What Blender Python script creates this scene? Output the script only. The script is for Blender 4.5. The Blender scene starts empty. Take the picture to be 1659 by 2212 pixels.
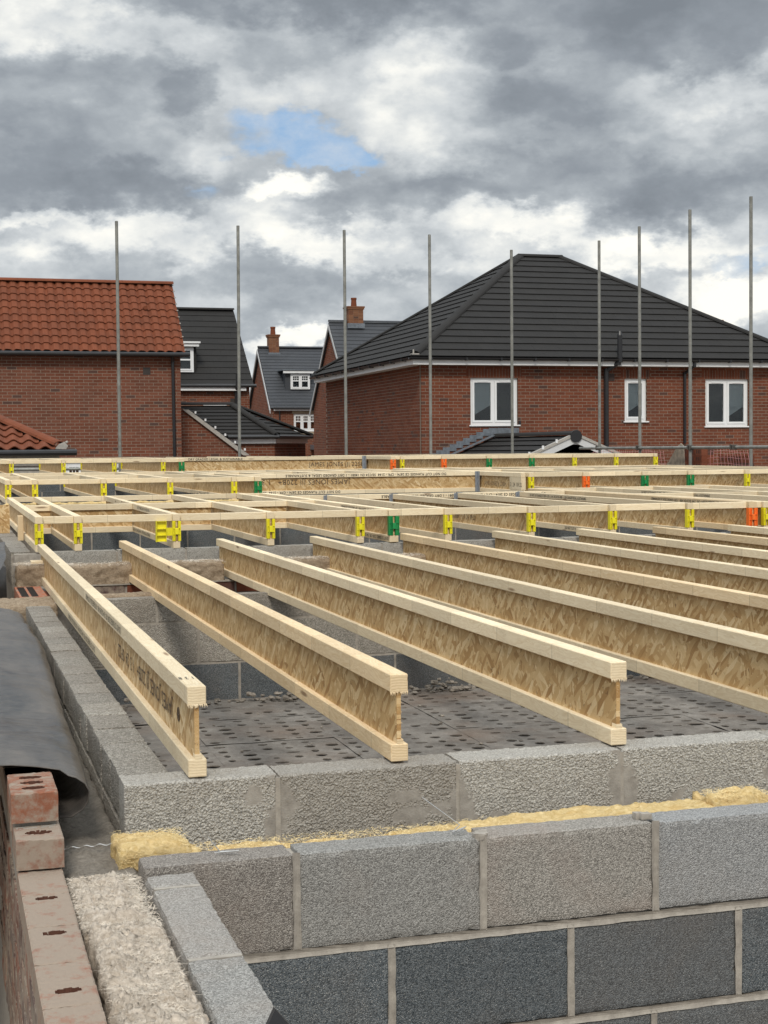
import bpy, bmesh, math, random
import numpy as np
from mathutils import Vector, Matrix, noise as mnoise

random.seed(7); np.random.seed(7)
S = bpy.context.scene
COL = S.collection
PI = math.pi
R_ = math.radians

# ------------------------------------------------------------------ camera
YAW, PITCH, ROLL, EYE = R_(16.637), R_(2.444), R_(-.516), .556
Fv = Vector((math.sin(YAW)*math.cos(PITCH), math.cos(YAW)*math.cos(PITCH), -math.sin(PITCH)))
Rv = Vector((math.cos(YAW), -math.sin(YAW), 0)); Uv = Rv.cross(Fv)
R2 = Rv*math.cos(ROLL)+Uv*math.sin(ROLL); U2 = -Rv*math.sin(ROLL)+Uv*math.cos(ROLL)
cd = bpy.data.cameras.new('camera'); cam = bpy.data.objects.new('camera', cd); COL.objects.link(cam)
M = Matrix.Identity(4)
for i in range(3):
    M[i][0] = R2[i]; M[i][1] = U2[i]; M[i][2] = -Fv[i]
M[0][3] = 0; M[1][3] = 0; M[2][3] = EYE
cam.matrix_world = M
cd.sensor_fit = 'VERTICAL'; cd.sensor_height = 36; cd.lens = 52.0
cd.clip_start = .05; cd.clip_end = 3000
S.camera = cam
S.render.resolution_x, S.render.resolution_y = 768, 1024
S.view_settings.view_transform = 'Standard'; S.view_settings.look = 'None'
S.view_settings.gamma = 1; S.view_settings.use_curve_mapping = False
S.view_settings.exposure = 0.42

# ------------------------------------------------------------------ node helper
class NT:
    def __init__(s, tree): s.t = tree; s.t.nodes.clear()
    def n(s, typ, ins=None, **pr):
        nd = s.t.nodes.new('ShaderNode'+typ)
        for k, v in pr.items(): setattr(nd, k, v)
        if ins:
            for k, v in ins.items():
                if isinstance(v, bpy.types.NodeSocket): s.t.links.new(v, nd.inputs[k])
                else: nd.inputs[k].default_value = v
        return nd
    def math(s, op, a, b=0., c=None, clamp=False):
        i = {0: a, 1: b}
        if c is not None: i[2] = c
        return s.n('Math', i, operation=op, use_clamp=clamp).outputs[0]
    def vmath(s, op, a, b=None):
        nd = s.n('VectorMath', {0: a}, operation=op)
        if b is not None:
            if isinstance(b, bpy.types.NodeSocket): s.t.links.new(b, nd.inputs[1])
            elif op == 'SCALE': nd.inputs[3].default_value = b
            else: nd.inputs[1].default_value = b
        return nd.outputs[0]
    def noise(s, v, scale, detail=4, rough=.55, out='Fac', dist=0.):
        return s.n('TexNoise', {'Vector': v, 'Scale': scale, 'Detail': detail, 'Roughness': rough, 'Distortion': dist}).outputs[out]
    def vor(s, v, scale, out='Distance', feature='F1', rnd=1.):
        return s.n('TexVoronoi', {'Vector': v, 'Scale': scale, 'Randomness': rnd}, feature=feature).outputs[out]
    def ramp(s, f, stops, interp='LINEAR'):
        nd = s.n('ValToRGB', {0: f}); cr = nd.color_ramp; cr.interpolation = interp
        while len(cr.elements) < len(stops): cr.elements.new(.5)
        for e, (p, c) in zip(cr.elements, stops):
            e.position = p
            e.color = (c, c, c, 1) if not isinstance(c, (tuple, list)) else (*c[:3], 1)
        return nd.outputs[0]
    def mix(s, f, a, b, mode='MIX'):
        def cc(x): return x if isinstance(x, bpy.types.NodeSocket) else (*x[:3], 1)
        return s.n('MixRGB', {0: f, 1: cc(a), 2: cc(b)}, blend_type=mode).outputs[0]
    def mapr(s, v, a, b, c=0., d=1., it='LINEAR'):
        return s.n('MapRange', {'Value': v, 'From Min': a, 'From Max': b, 'To Min': c, 'To Max': d}, interpolation_type=it).outputs[0]

# ------------------------------------------------------------------ world: broken cloud, all laid out by direction
SUN_EL, SUN_AZ = R_(43), R_(198)          # azimuth from +Y towards +X
w = bpy.data.worlds.new('World'); S.world = w; w.use_nodes = True
def build_sky(exposure_gain=1.0):
    t = NT(w.node_tree)
    gen = t.n('TexCoord').outputs['Generated']
    sep = t.n('SeparateXYZ', {0: gen})
    az = t.math('ARCTAN2', sep.outputs[0], sep.outputs[1])
    hyp = t.math('SQRT', t.math('ADD', t.math('MULTIPLY', sep.outputs[0], sep.outputs[0]), t.math('MULTIPLY', sep.outputs[1], sep.outputs[1])))
    el = t.math('ARCTAN2', sep.outputs[2], hyp)
    p = t.n('CombineXYZ', {0: az, 1: el, 2: 0.}).outputs[0]
    # cloud-edge warp on the directions themselves
    st = t.vmath('MULTIPLY', gen, (1, 1, 1.7))
    w1 = t.noise(st, 9., 6, .6, 'Color'); w2 = t.noise(st, 38., 5, .6, 'Color')
    wa = t.vmath('SCALE', t.vmath('SUBTRACT', w1, (.5, .5, .5)), .075)
    wb = t.vmath('SCALE', t.vmath('SUBTRACT', w2, (.5, .5, .5)), .034)
    q = t.vmath('ADD', p, t.vmath('ADD', wa, wb))
    def A(u): return YAW + math.atan((u-829)/3195.)
    def E(v): return math.atan((970-v)/3195.)
    def field(blobs, base):
        acc = base
        for (u, v, ru, rv, amp) in blobs:
            mp = t.vmath('MULTIPLY', t.vmath('SUBTRACT', q, (A(u), E(v), 0)), (3195./ru, 3195./rv, 0))
            ln = t.n('VectorMath', {0: mp}, operation='LENGTH').outputs['Value']
            acc = t.math('ADD', acc, t.mapr(ln, 0.35, 1.3, amp, 0., 'SMOOTHSTEP'))
        return acc
    big = t.noise(st, 3.2, 5, .55)
    mid = t.noise(t.vmath('ADD', st, (3.1, 1.7, .4)), 11., 7, .6)
    fine = t.noise(st, 42., 6, .62)
    base = t.math('ADD', t.math('MULTIPLY', t.math('SUBTRACT', big, .5), .46), .59)
    base = t.math('ADD', base, t.math('MULTIPLY', t.math('SUBTRACT', mid, .5), .36))
    base = t.math('ADD', base, t.math('MULTIPLY', t.math('SUBTRACT', fine, .5), .22))
    bw = t.vmath('ADD', st, t.vmath('SCALE', t.vmath('SUBTRACT', t.noise(st, 16., 5, .6, 'Color'), (.5, .5, .5)), .10))
    b1 = t.n('TexVoronoi', {'Vector': bw, 'Scale': 11., 'Smoothness': .35}, feature='SMOOTH_F1').outputs['Distance']
    b2 = t.n('TexVoronoi', {'Vector': bw, 'Scale': 27., 'Smoothness': .3}, feature='SMOOTH_F1').outputs['Distance']
    base = t.math('ADD', base, t.math('MULTIPLY', t.math('SUBTRACT', .42, b1), .28))
    base = t.math('ADD', base, t.math('MULTIPLY', t.math('SUBTRACT', .42, b2), .24))
    B = field(SKY_B, base)
    G = field(SKY_G, t.math('MULTIPLY', t.math('SUBTRACT', mid, .5), .8))
    cloud = t.ramp(B, [(.0, (.20, .225, .255)), (.25, (.27, .30, .335)), (.48, (.40, .435, .465)), (.68, (.60, .63, .645)), (.86, (.84, .845, .81)), (1., (1.0, .97, .89))])
    sky = t.n('TexSky', sky_type='NISHITA', sun_disc=False, sun_elevation=SUN_EL, sun_rotation=SUN_AZ)
    blue = t.mix(1., sky.outputs[0], (.085, .085, .085), 'MULTIPLY')
    blue = t.mix(.7, blue, (.29, .47, .72))
    blue = t.mix(t.mapr(fine, .35, .75, 0., .55), blue, (.62, .66, .70))
    gm = t.mapr(G, .2, .75, 0., 1., 'SMOOTHSTEP')
    col = t.mix(gm, cloud, blue)
    # overcast luminance rises towards the zenith
    zen = t.mapr(t.n('SeparateXYZ', {0: gen}).outputs[2], .30, 1., 1., 2.9)
    low = t.mapr(sep.outputs[2], -.04, .0, .35, 1.)
    col = t.vmath('SCALE', col, 1.)
    sc = t.n('VectorMath', {0: col}, operation='SCALE'); t.t.links.new(t.math('MULTIPLY', zen, low), sc.inputs[3])
    bg = t.n('Background', {'Color': sc.outputs[0], 'Strength': exposure_gain})
    o = t.n('OutputWorld'); t.t.links.new(bg.outputs[0], o.inputs[0])
SKY_B = [ # u, v, ru, rv, amp (pixels of a 1659-wide frame turned into degrees of azimuth and elevation)
    (190,70,270,75,.24),(620,-10,500,60,-.28),(1100,20,420,95,-.28),(1500,110,260,110,-.32),(150,165,220,60,-.24),(420,205,60,60,-.30),
    (140,340,300,130,-.27),(330,420,230,55,-.24),(390,320,150,70,.13),(480,340,60,60,.10),(620,200,130,60,.12),(860,150,260,70,.16),
    (880,240,190,80,.26),(560,130,60,60,-.12),(1120,135,130,36,-.20),(1200,255,210,70,-.22),(1480,235,270,45,.16),(1000,330,180,60,.10),
    (1230,400,500,72,-.23),(900,430,230,50,-.18),(1500,440,260,50,-.14),(640,408,90,34,.52),(560,450,110,50,.34),(760,460,60,30,-.1),
    (100,470,110,22,.26),(60,505,80,22,-.15),(260,515,330,44,.26),(700,520,230,38,.26),(1130,500,150,36,.24),(620,590,230,42,-.15),(900,560,220,34,.20),
    (150,590,240,30,-.02),(620,660,160,26,-.10),(640,728,130,26,.42),(1420,545,200,46,.40),(1590,650,150,60,.52),(1300,520,100,30,.16),(560,830,60,80,.2)]
SKY_G = [(640,305,150,62,.80),(750,335,100,38,.5),(590,250,120,30,.28),(450,425,50,36,.34),(500,395,90,20,.2),(1580,585,70,34,.42),(1655,560,50,26,.3)]
build_sky(.82)
sd = bpy.data.lights.new('sun', 'SUN'); sd.energy = 1.5; sd.angle = R_(12); sd.color = (1., .93, .82)
so = bpy.data.objects.new('sun', sd); COL.objects.link(so)
dirv = Vector((math.sin(SUN_AZ)*math.cos(SUN_EL), math.cos(SUN_AZ)*math.cos(SUN_EL), math.sin(SUN_EL)))
so.rotation_euler = dirv.to_track_quat('Z', 'Y').to_euler(); so.location = (0, 0, 30)

# ------------------------------------------------------------------ scene helpers
def tag(o, label=None, cat=None, group=None, kind=None):
    if label: o['label'] = label
    if cat: o['category'] = cat
    if group: o['group'] = group
    if kind: o['kind'] = kind
    return o
WORLD0 = {}
def thing(name, loc, label, cat, group=None):
    o = bpy.data.objects.new(name, None); COL.objects.link(o); o.location = loc; o.empty_display_size = .2
    WORLD0[o] = Vector(loc)
    return tag(o, label, cat, group)
def org(p):
    v = Vector((0, 0, 0))
    while p is not None: v = v + Vector(p.location); p = p.parent
    return v
class MB:
    """collects shapes given in world coordinates"""
    def __init__(s): s.v = []; s.f = []; s.r = []
    def add(s, vs, fs, r=None):
        b = len(s.v); s.v += [tuple(v) for v in vs]; s.f += [tuple(i+b for i in f) for f in fs]
        s.r += [random.random() if r is None else r]*len(fs)
    def box(s, x0, x1, y0, y1, z0, z1, r=None):
        s.add([(x0,y0,z0),(x1,y0,z0),(x1,y1,z0),(x0,y1,z0),(x0,y0,z1),(x1,y0,z1),(x1,y1,z1),(x0,y1,z1)],
              [(3,2,1,0),(4,5,6,7),(0,1,5,4),(1,2,6,5),(2,3,7,6),(3,0,4,7)], r)
    def tube(s, a, b, rad, n=12, rad2=None, caps=True, r=None):
        a = Vector(a); b = Vector(b); d = (b-a).normalized(); rad2 = rad if rad2 is None else rad2
        u = d.orthogonal().normalized(); v = d.cross(u); vs = []
        for c, rr in ((a, rad), (b, rad2)):
            for i in range(n):
                t = 2*PI*i/n; vs.append(c+u*math.cos(t)*rr+v*math.sin(t)*rr)
        fs = [(i, (i+1) % n, n+(i+1) % n, n+i) for i in range(n)]
        if caps: fs += [tuple(range(n-1, -1, -1)), tuple(range(n, 2*n))]
        s.add(vs, fs, r)
    def path(s, pts, rad, n=8):
        for a, b in zip(pts[:-1], pts[1:]): s.tube(a, b, rad, n)
    def prism(s, poly, vec, r=None):
        """poly: list of 3d points (planar, ccw seen from +vec side's back), extruded by vec"""
        n = len(poly); vec = Vector(vec)
        vs = [Vector(p) for p in poly]+[Vector(p)+vec for p in poly]
        fs = [tuple(range(n-1, -1, -1)), tuple(range(n, 2*n))]+[(i, (i+1) % n, n+(i+1) % n, n+i) for i in range(n)]
        s.add(vs, fs, r)
    def build(s, name, mat, parent=None, smooth=False, kind=None, fix=True):
        o0 = org(parent)
        me = bpy.data.meshes.new(name); me.from_pydata([(x-o0.x, y-o0.y, z-o0.z) for x, y, z in s.v], [], s.f)
        if fix:
            bm = bmesh.new(); bm.from_mesh(me); bmesh.ops.recalc_face_normals(bm, faces=bm.faces); bm.to_mesh(me); bm.free()
        at = me.attributes.new('rnd', 'FLOAT', 'FACE'); at.data.foreach_set('value', s.r)
        if mat: me.materials.append(mat)
        if smooth: me.polygons.foreach_set('use_smooth', [True]*len(me.polygons))
        o = bpy.data.objects.new(name, me); COL.objects.link(o)
        if parent is not None: o.parent = parent
        if kind: o['kind'] = kind
        return o
def bevel(o, width, seg=1):
    m = o.modifiers.new('bevel', 'BEVEL'); m.width = width; m.segments = seg; m.limit_method = 'ANGLE'; m.angle_limit = R_(40)
    return o
CAMP = Vector((0, 0, EYE))
def emit(parent, name, items, mat, limit=300, smooth=False):
    """items: (verts, faces, centre). The ones nearest to the viewpoint are parts, the rest one joined part."""
    if not items: return
    items = sorted(items, key=lambda i: (Vector(i[2])-CAMP).length)
    o0 = org(parent)
    for vs, fs, c in items[:limit]:
        me = bpy.data.meshes.new(name); c = Vector(c)
        me.from_pydata([(v[0]-c.x, v[1]-c.y, v[2]-c.z) for v in vs], [], fs); me.materials.append(mat)
        if smooth: me.polygons.foreach_set('use_smooth', [True]*len(me.polygons))
        o = bpy.data.objects.new(name, me); COL.objects.link(o); o.parent = parent; o.location = c-o0
    rest = items[limit:]
    if rest:
        b = MB()
        for vs, fs, c in rest: b.add(vs, fs)
        b.build(name, mat, parent, smooth=smooth, kind='stuff', fix=False)
def clip_poly(sub, clip):
    """Sutherland-Hodgman, clip is a convex ccw polygon of 2d points"""
    out = sub
    for i in range(len(clip)):
        a = clip[i]; b = clip[(i+1) % len(clip)]; inp = out; out = []
        if not inp: return []
        ex, ey = b[0]-a[0], b[1]-a[1]
        side = lambda p: ex*(p[1]-a[1])-ey*(p[0]-a[0])
        for j in range(len(inp)):
            p = inp[j]; q = inp[(j+1) % len(inp)]; sp, sq = side(p), side(q)
            if sp >= 0: out.append(p)
            if (sp > 0 and sq < 0) or (sp < 0 and sq > 0):
                k = sp/(sp-sq); out.append((p[0]+(q[0]-p[0])*k, p[1]+(q[1]-p[1])*k))
    return out
def area(p):
    return .5*sum(p[i][0]*p[(i+1) % len(p)][1]-p[(i+1) % len(p)][0]*p[i][1] for i in range(len(p)))
def minus(rects, hole):
    out = []
    hx0, hx1, hy0, hy1 = hole
    for (x0, x1, y0, y1) in rects:
        if x1 <= hx0 or x0 >= hx1 or y1 <= hy0 or y0 >= hy1: out.append((x0, x1, y0, y1)); continue
        if x0 < hx0: out.append((x0, hx0, y0, y1))
        if x1 > hx1: out.append((hx1, x1, y0, y1))
        a, b = max(x0, hx0), min(x1, hx1)
        if y0 < hy0: out.append((a, b, y0, hy0))
        if y1 > hy1: out.append((a, b, hy1, y1))
    return [r for r in out if r[1]-r[0] > .012 and r[3]-r[2] > .012]
def ext(poly2, O, u, v, n, d0, d1):
    """solid from 2d polygon in plane (O,u,v), between offsets d0 (back) and d1 (front) along n"""
    k = len(poly2)
    P = [O+u*a+v*b for a, b in poly2]
    vs = [p+n*d0 for p in P]+[p+n*d1 for p in P]
    fs = [tuple(range(k, 2*k))]+[(i, (i+1) % k, k+(i+1) % k, k+i) for i in range(k)]
    c = sum(vs, Vector())/len(vs)
    return vs, fs, c
def brick_wall(parent, O, u, n, poly, mats, holes=(), limit=300, bl=.213, bh=.063, j=.012, soldiers=(), thick=.1, off=0., relief=.0025):
    """O: world origin, u horizontal unit vector, n outward; poly convex ccw in (u,z)"""
    O = Vector(O); u = Vector(u); n = Vector(n); z = Vector((0, 0, 1))
    if u.cross(z).dot(n) < 0: pass
    x0 = min(p[0] for p in poly); x1 = max(p[0] for p in poly); y0 = min(p[1] for p in poly); y1 = max(p[1] for p in poly)
    items = []
    row = 0; y = y0
    while y < y1:
        x = x0-(bl+j)*(.5 if row % 2 else 0)+off
        while x < x1:
            rs = [(x, x+bl, y, y+bh)]
            for h in list(holes)+[s[:4] for s in soldiers]: rs = minus(rs, h)
            for r in rs:
                pc = clip_poly([(r[0], r[2]), (r[1], r[2]), (r[1], r[3]), (r[0], r[3])], poly)
                if len(pc) > 2 and area(pc) > 4e-4:
                    items.append(ext(pc, O, u, z, n, -.03, random.uniform(-.0015, .0015)))
            x += bl+j
        y += bh+j; row += 1
    for (a, b, c, d) in soldiers:
        x = a
        while x < b-.02:
            rs = [(x, min(x+bh, b), c, d)]
            for r in rs: items.append(ext([(r[0], r[2]), (r[1], r[2]), (r[1], r[3]), (r[0], r[3])], O, u, z, n, -.03, random.uniform(0, .002)))
            x += bh+j
    emit(parent, 'brick', items, mats[0], limit)
    # mortar behind, recessed, with the openings left out
    xs = sorted({x0, x1, *[min(max(h[k], x0), x1) for h in holes for k in (0, 1)]}); ys = sorted({y0, y1, *[min(max(h[k], y0), y1) for h in holes for k in (2, 3)]})
    mb = MB()
    for xa, xb in zip(xs[:-1], xs[1:]):
        for ya, yb in zip(ys[:-1], ys[1:]):
            cx, cy = (xa+xb)/2, (ya+yb)/2
            if any(h[0] < cx < h[1] and h[2] < cy < h[3] for h in holes): continue
            pc = clip_poly([(xa, ya), (xb, ya), (xb, yb), (xa, yb)], poly)
            if len(pc) > 2: 
                vs, fs, c = ext(pc, O, u, z, n, -thick, -relief); mb.add(vs, fs+[tuple(range(len(pc)-1, -1, -1))])
    mb.build('mortar', mats[1], parent)

# ------------------------------------------------------------------ materials
MT = {}
def material(name):
    m = bpy.data.materials.new(name); m.use_nodes = True; t = NT(m.node_tree)
    o = t.n('OutputMaterial'); b = t.n('BsdfPrincipled'); t.t.links.new(b.outputs[0], o.inputs[0])
    MT[name] = m
    return m, t, b
def link(t, a, b): t.t.links.new(a, b)
def coords(t, rnd=True):
    pos = t.n('NewGeometry').outputs['Position']
    r = t.n('ObjectInfo').outputs['Random']
    rr = t.math('FRACT', t.math('ADD', r, t.n('Attribute', attribute_name='rnd').outputs['Fac']))
    if rnd:
        off = t.n('CombineXYZ', {0: t.math('MULTIPLY', r, 17.), 1: t.math('MULTIPLY', r, 31.), 2: t.math('MULTIPLY', r, 7.)}).outputs[0]
        pos = t.vmath('ADD', pos, off)
    return pos, rr
def bump(t, b, h, strength=.5, dist=.01, prev=None):
    i = {'Height': h, 'Strength': strength, 'Distance': dist}
    if prev is not None: i['Normal'] = prev
    nd = t.n('Bump', i); link(t, nd.outputs[0], b.inputs['Normal']); return nd.outputs[0]
def m_plain(name, col, rough=.6, metal=0., var=.15, nscale=6., bmp=.0, bscale=60., spec=None):
    m, t, b = material(name); pos, rr = coords(t)
    n1 = t.noise(pos, nscale, 5, .6)
    dark = tuple(c*(1-var) for c in col); lite = tuple(min(1, c*(1+var)) for c in col)
    link(t, t.mix(t.mapr(n1, .3, .7), dark, lite), b.inputs['Base Color'])
    b.inputs['Roughness'].default_value = rough; b.inputs['Metallic'].default_value = metal
    if spec is not None: b.inputs['Specular IOR Level'].default_value = spec
    if bmp: bump(t, b, t.noise(pos, bscale, 4, .6), bmp, .003)
    return m
def m_timber(name, sap, late, axis):
    """axis 0/1: grain direction in world; end grain handled by normal"""
    m, t, b = material(name); pos, rr = coords(t)
    sc = (1.2, 42., 42.) if axis == 0 else (42., 1.2, 42.)
    g = t.vmath('MULTIPLY', pos, sc)
    wob = t.noise(t.vmath('MULTIPLY', pos, (2.5, 2.5, 2.5)), 1., 3, .5, 'Color')
    g2 = t.vmath('ADD', g, t.vmath('SCALE', wob, 5.))
    grain = t.noise(g2, 1., 3, .5)
    fine = t.noise(t.vmath('MULTIPLY', g2, (3., 3., 3.)), 1.6, 4, .6)
    rings = t.math('FRACT', t.math('MULTIPLY', grain, 7.))
    f = t.math('ADD', t.math('MULTIPLY', rings, .35), t.math('MULTIPLY', fine, .65))
    col = t.mix(t.mapr(f, .25, .8), sap, late)
    tint = t.mapr(rr, 0., 1., .86, 1.08)
    # finger joints: board-to-board tone changes along the length
    sep = t.n('SeparateXYZ', {0: pos}); ln = sep.outputs[axis]
    seg = t.math('FLOOR', t.math('MULTIPLY', ln, 2.3)); wn = t.n('TexWhiteNoise', {'W': t.math('ADD', seg, t.math('MULTIPLY', rr, 99.))}, noise_dimensions='1D').outputs['Value']
    tint = t.math('MULTIPLY', tint, t.mapr(wn, 0., 1., .90, 1.07))
    jl = t.math('FRACT', t.math('MULTIPLY', ln, 2.3)); jline = t.mapr(t.math('ABSOLUTE', t.math('SUBTRACT', jl, .5)), .493, .4975, 0., .45)
    sc2 = t.n('VectorMath', {0: col}, operation='SCALE'); link(t, tint, sc2.inputs[3]); col = sc2.outputs[0]
    col = t.mix(jline, col, tuple(c*.45 for c in late))
    # knots
    kv = t.vmath('MULTIPLY', pos, (2.2, 14., 14.) if axis == 0 else (14., 2.2, 14.))
    kd = t.vor(kv, 1.); km = t.mapr(kd, .05, .13, .75, 0., 'SMOOTHSTEP')
    col = t.mix(km, col, (.17, .08, .035))
    dirt = t.noise(pos, 3.1, 6, .65); col = t.mix(t.mapr(dirt, .55, .8, 0., .28), col, (.30, .24, .17))
    # ends are rougher and a little deeper in colour
    nrm = t.n('NewGeometry').outputs['Normal']; ns = t.n('SeparateXYZ', {0: nrm})
    endm = t.math('GREATER_THAN', t.math('ABSOLUTE', ns.outputs[axis]), .8)
    rv = t.vmath('MULTIPLY', pos, (1., 0., 1.) if axis == 1 else (0., 1., 1.))
    rg = t.n('TexWave', {'Vector': t.vmath('ADD', rv, t.vmath('SCALE', wob, .05)), 'Scale': 46., 'Distortion': 2.5, 'Detail': 2.}, wave_type='RINGS').outputs['Fac']
    ecol = t.mix(t.math('MULTIPLY', rg, .55), tuple(c*.98 for c in sap), tuple(c*.78 for c in late))
    saw = t.noise(t.vmath('MULTIPLY', pos, (30., 30., 260.)), 3., 3, .6)
    ecol = t.mix(t.mapr(saw, .4, .7, 0., .4), ecol, (.50, .34, .17))
    col = t.mix(endm, col, ecol)
    link(t, col, b.inputs['Base Color']); b.inputs['Roughness'].default_value = .72; b.inputs['Specular IOR Level'].default_value = .25
    bump(t, b, t.math('ADD', f, t.math('MULTIPLY', endm, saw)), .22, .002)
    return m
def m_osb(name, axis):
    """strand board; axis is the long direction of the web in world (0 = X, 1 = Y)"""
    m, t, b = material(name); pos, rr = coords(t)
    sep = t.n('SeparateXYZ', {0: pos}); L, Z = sep.outputs[axis], sep.outputs[2]
    cols = []; masks = []
    base = t.n('CombineXYZ', {0: L, 1: Z, 2: t.math('MULTIPLY', rr, 9.)}).outputs[0]
    wv = t.vmath('SCALE', t.vmath('SUBTRACT', t.noise(base, 14., 3, .6, 'Color'), (.5, .5, .5)), .010)
    base = t.vmath('ADD', base, wv)
    col = None; hgt = None
    for k, (ang, sx, sy) in enumerate(((74, 13., 48.), (122, 15., 58.), (10, 13., 46.), (95, 26., 100.), (150, 14., 52.), (44, 16., 64.))):
        mp = t.n('Mapping', {'Vector': base, 'Rotation': (0, 0, R_(ang)), 'Location': (k*3.7, k*1.9, 0)}); v = t.vmath('MULTIPLY', mp.outputs[0], (sx, sy, 1.))
        vn = t.n('TexVoronoi', {'Vector': v, 'Scale': 1., 'Randomness': 1.}, feature='F1', voronoi_dimensions='2D')
        c = vn.outputs['Color']; cs = t.n('SeparateColor', {0: c})
        fib = t.noise(t.vmath('MULTIPLY', v, (1., 7., 1.)), 1.3, 3, .6)
        val = t.math('ADD', t.math('MULTIPLY', cs.outputs[0], .72), t.math('MULTIPLY', fib, .28))
        cc = t.ramp(val, [(.05, (.27, .14, .05)), (.25, (.44, .27, .11)), (.5, (.565, .385, .185)), (.72, (.68, .50, .27)), (.95, (.79, .63, .39))])
        if col is None: col = cc; hgt = cs.outputs[1]
        else:
            mk = t.math('GREATER_THAN', cs.outputs[2], .50); col = t.mix(mk, col, cc); 
            hgt = t.n('MixRGB', {0: mk, 1: hgt, 2: cs.outputs[1]}).outputs[0]
    big = t.noise(pos, 2.2, 4, .6); col = t.mix(t.mapr(big, .35, .75, 0., .30), col, (.40, .25, .11))
    spot = t.noise(pos, 55., 3, .5); col = t.mix(t.mapr(spot, .66, .74, 0., .7), col, (.10, .05, .022))
    col = t.mix(t.mapr(t.noise(pos, 260., 3, .7), .4, .75, 0., .28), col, (.33,.20,.085))
    link(t, col, b.inputs['Base Color']); b.inputs['Roughness'].default_value = .62; b.inputs['Specular IOR Level'].default_value = .3
    bump(t, b, hgt, .35, .0025)
    return m
def m_block(name, lo, hi, scale=170., bstr=.6, warm=(.30,.24,.19), wamt=.3, dirt=.25, pit=1.):
    m, t, b = material(name); pos, rr = coords(t, False)
    vn = t.n('TexVoronoi', {'Vector': pos, 'Scale': scale, 'Randomness': 1.}); d = vn.outputs['Distance']; cs = t.n('SeparateColor', {0: vn.outputs['Color']})
    vn2 = t.n('TexVoronoi', {'Vector': pos, 'Scale': scale*2.3, 'Randomness': 1.}); cs2 = t.n('SeparateColor', {0: vn2.outputs['Color']})
    f = t.math('ADD', t.math('MULTIPLY', cs.outputs[0], .55), t.math('MULTIPLY', cs2.outputs[0], .45))
    col = t.mix(t.mapr(f, .2, .85), lo, hi)
    fleck = t.math('GREATER_THAN', cs2.outputs[1], .955); col = t.mix(t.math('MULTIPLY', fleck, .55), col, (.62, .60, .56))
    dk = t.math('GREATER_THAN', cs2.outputs[2], .90); col = t.mix(t.math('MULTIPLY', dk, .5), col, tuple(c*.35 for c in lo))
    big = t.noise(pos, 4.5, 6, .65); col = t.mix(t.mapr(big, .48, .72, 0., wamt), col, warm)
    tint = t.mapr(rr, 0., 1., .86, 1.12); sc = t.n('VectorMath', {0: col}, operation='SCALE'); link(t, tint, sc.inputs[3]); col = sc.outputs[0]
    wt = t.math('MULTIPLY', t.math('GREATER_THAN', t.math('FRACT', t.math('MULTIPLY', rr, 7.3)), .55), .22); col = t.mix(wt, col, warm)
    # mortar smears stored on the mesh
    sm = t.n('Attribute', attribute_name='smear').outputs['Fac']
    mc = t.mix(t.mapr(t.noise(pos, 30., 5, .6), .3, .7), (.235, .215, .19), (.36, .335, .30))
    col = t.mix(sm, col, mc)
    link(t, col, b.inputs['Base Color']); b.inputs['Roughness'].default_value = .93; b.inputs['Specular IOR Level'].default_value = .15
    h = t.math('ADD', t.math('MULTIPLY', t.math('SUBTRACT', 1., d), 1.), t.math('MULTIPLY', t.noise(pos, scale*1.9, 3, .6), .45))
    h = t.math('MULTIPLY', h, t.math('SUBTRACT', 1., t.math('MULTIPLY', sm, .85)))
    bump(t, b, h, bstr, .006*pit)
    return m
def m_mortar(name, lo=(.25,.225,.195), hi=(.42,.385,.335), bs=.4):
    m, t, b = material(name); pos, rr = coords(t, False)
    col = t.mix(t.mapr(t.noise(pos, 35., 6, .65), .3, .7), lo, hi); col = t.mix(t.mapr(t.noise(pos, 5., 4, .6), .5, .8, 0., .4), col, tuple(c*.7 for c in lo))
    link(t, col, b.inputs['Base Color']); b.inputs['Roughness'].default_value = .95
    bump(t, b, t.noise(pos, 260., 4, .7), bs, .003); return m
def m_brick(name, reds, bs=.3, soot=.25, chalk=.0, scale=1.):
    m, t, b = material(name); pos, rr = coords(t, False)
    st = [(i/(len(reds)-1), c) for i, c in enumerate(reds)]
    col = t.ramp(rr, st)
    n1 = t.noise(pos, 28.*scale, 6, .65); col = t.mix(t.mapr(n1, .35, .75, 0., .45), col, tuple(c*.55 for c in reds[0]))
    n2 = t.noise(pos, 1.1*scale, 5, .6); col = t.mix(t.mapr(n2, .45, .75, 0., soot), col, (.075, .045, .036))
    dk = t.math('GREATER_THAN', t.math('FRACT', t.math('MULTIPLY', rr, 13.7)), .955); col = t.mix(t.math('MULTIPLY', dk, .65), col, (.055, .045, .042))
    if chalk: 
        n3 = t.noise(t.vmath('MULTIPLY', pos, (1., 1., 1.)), 26., 6, .7); col = t.mix(t.mapr(n3, .5-chalk*.25, .68-chalk*.2, 0., .92), col, (.30,.25,.20))
    link(t, col, b.inputs['Base Color']); b.inputs['Roughness'].default_value = .9; b.inputs['Specular IOR Level'].default_value = .2
    bump(t, b, t.noise(pos, 120.*scale, 5, .7), bs, .004); return m
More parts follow.
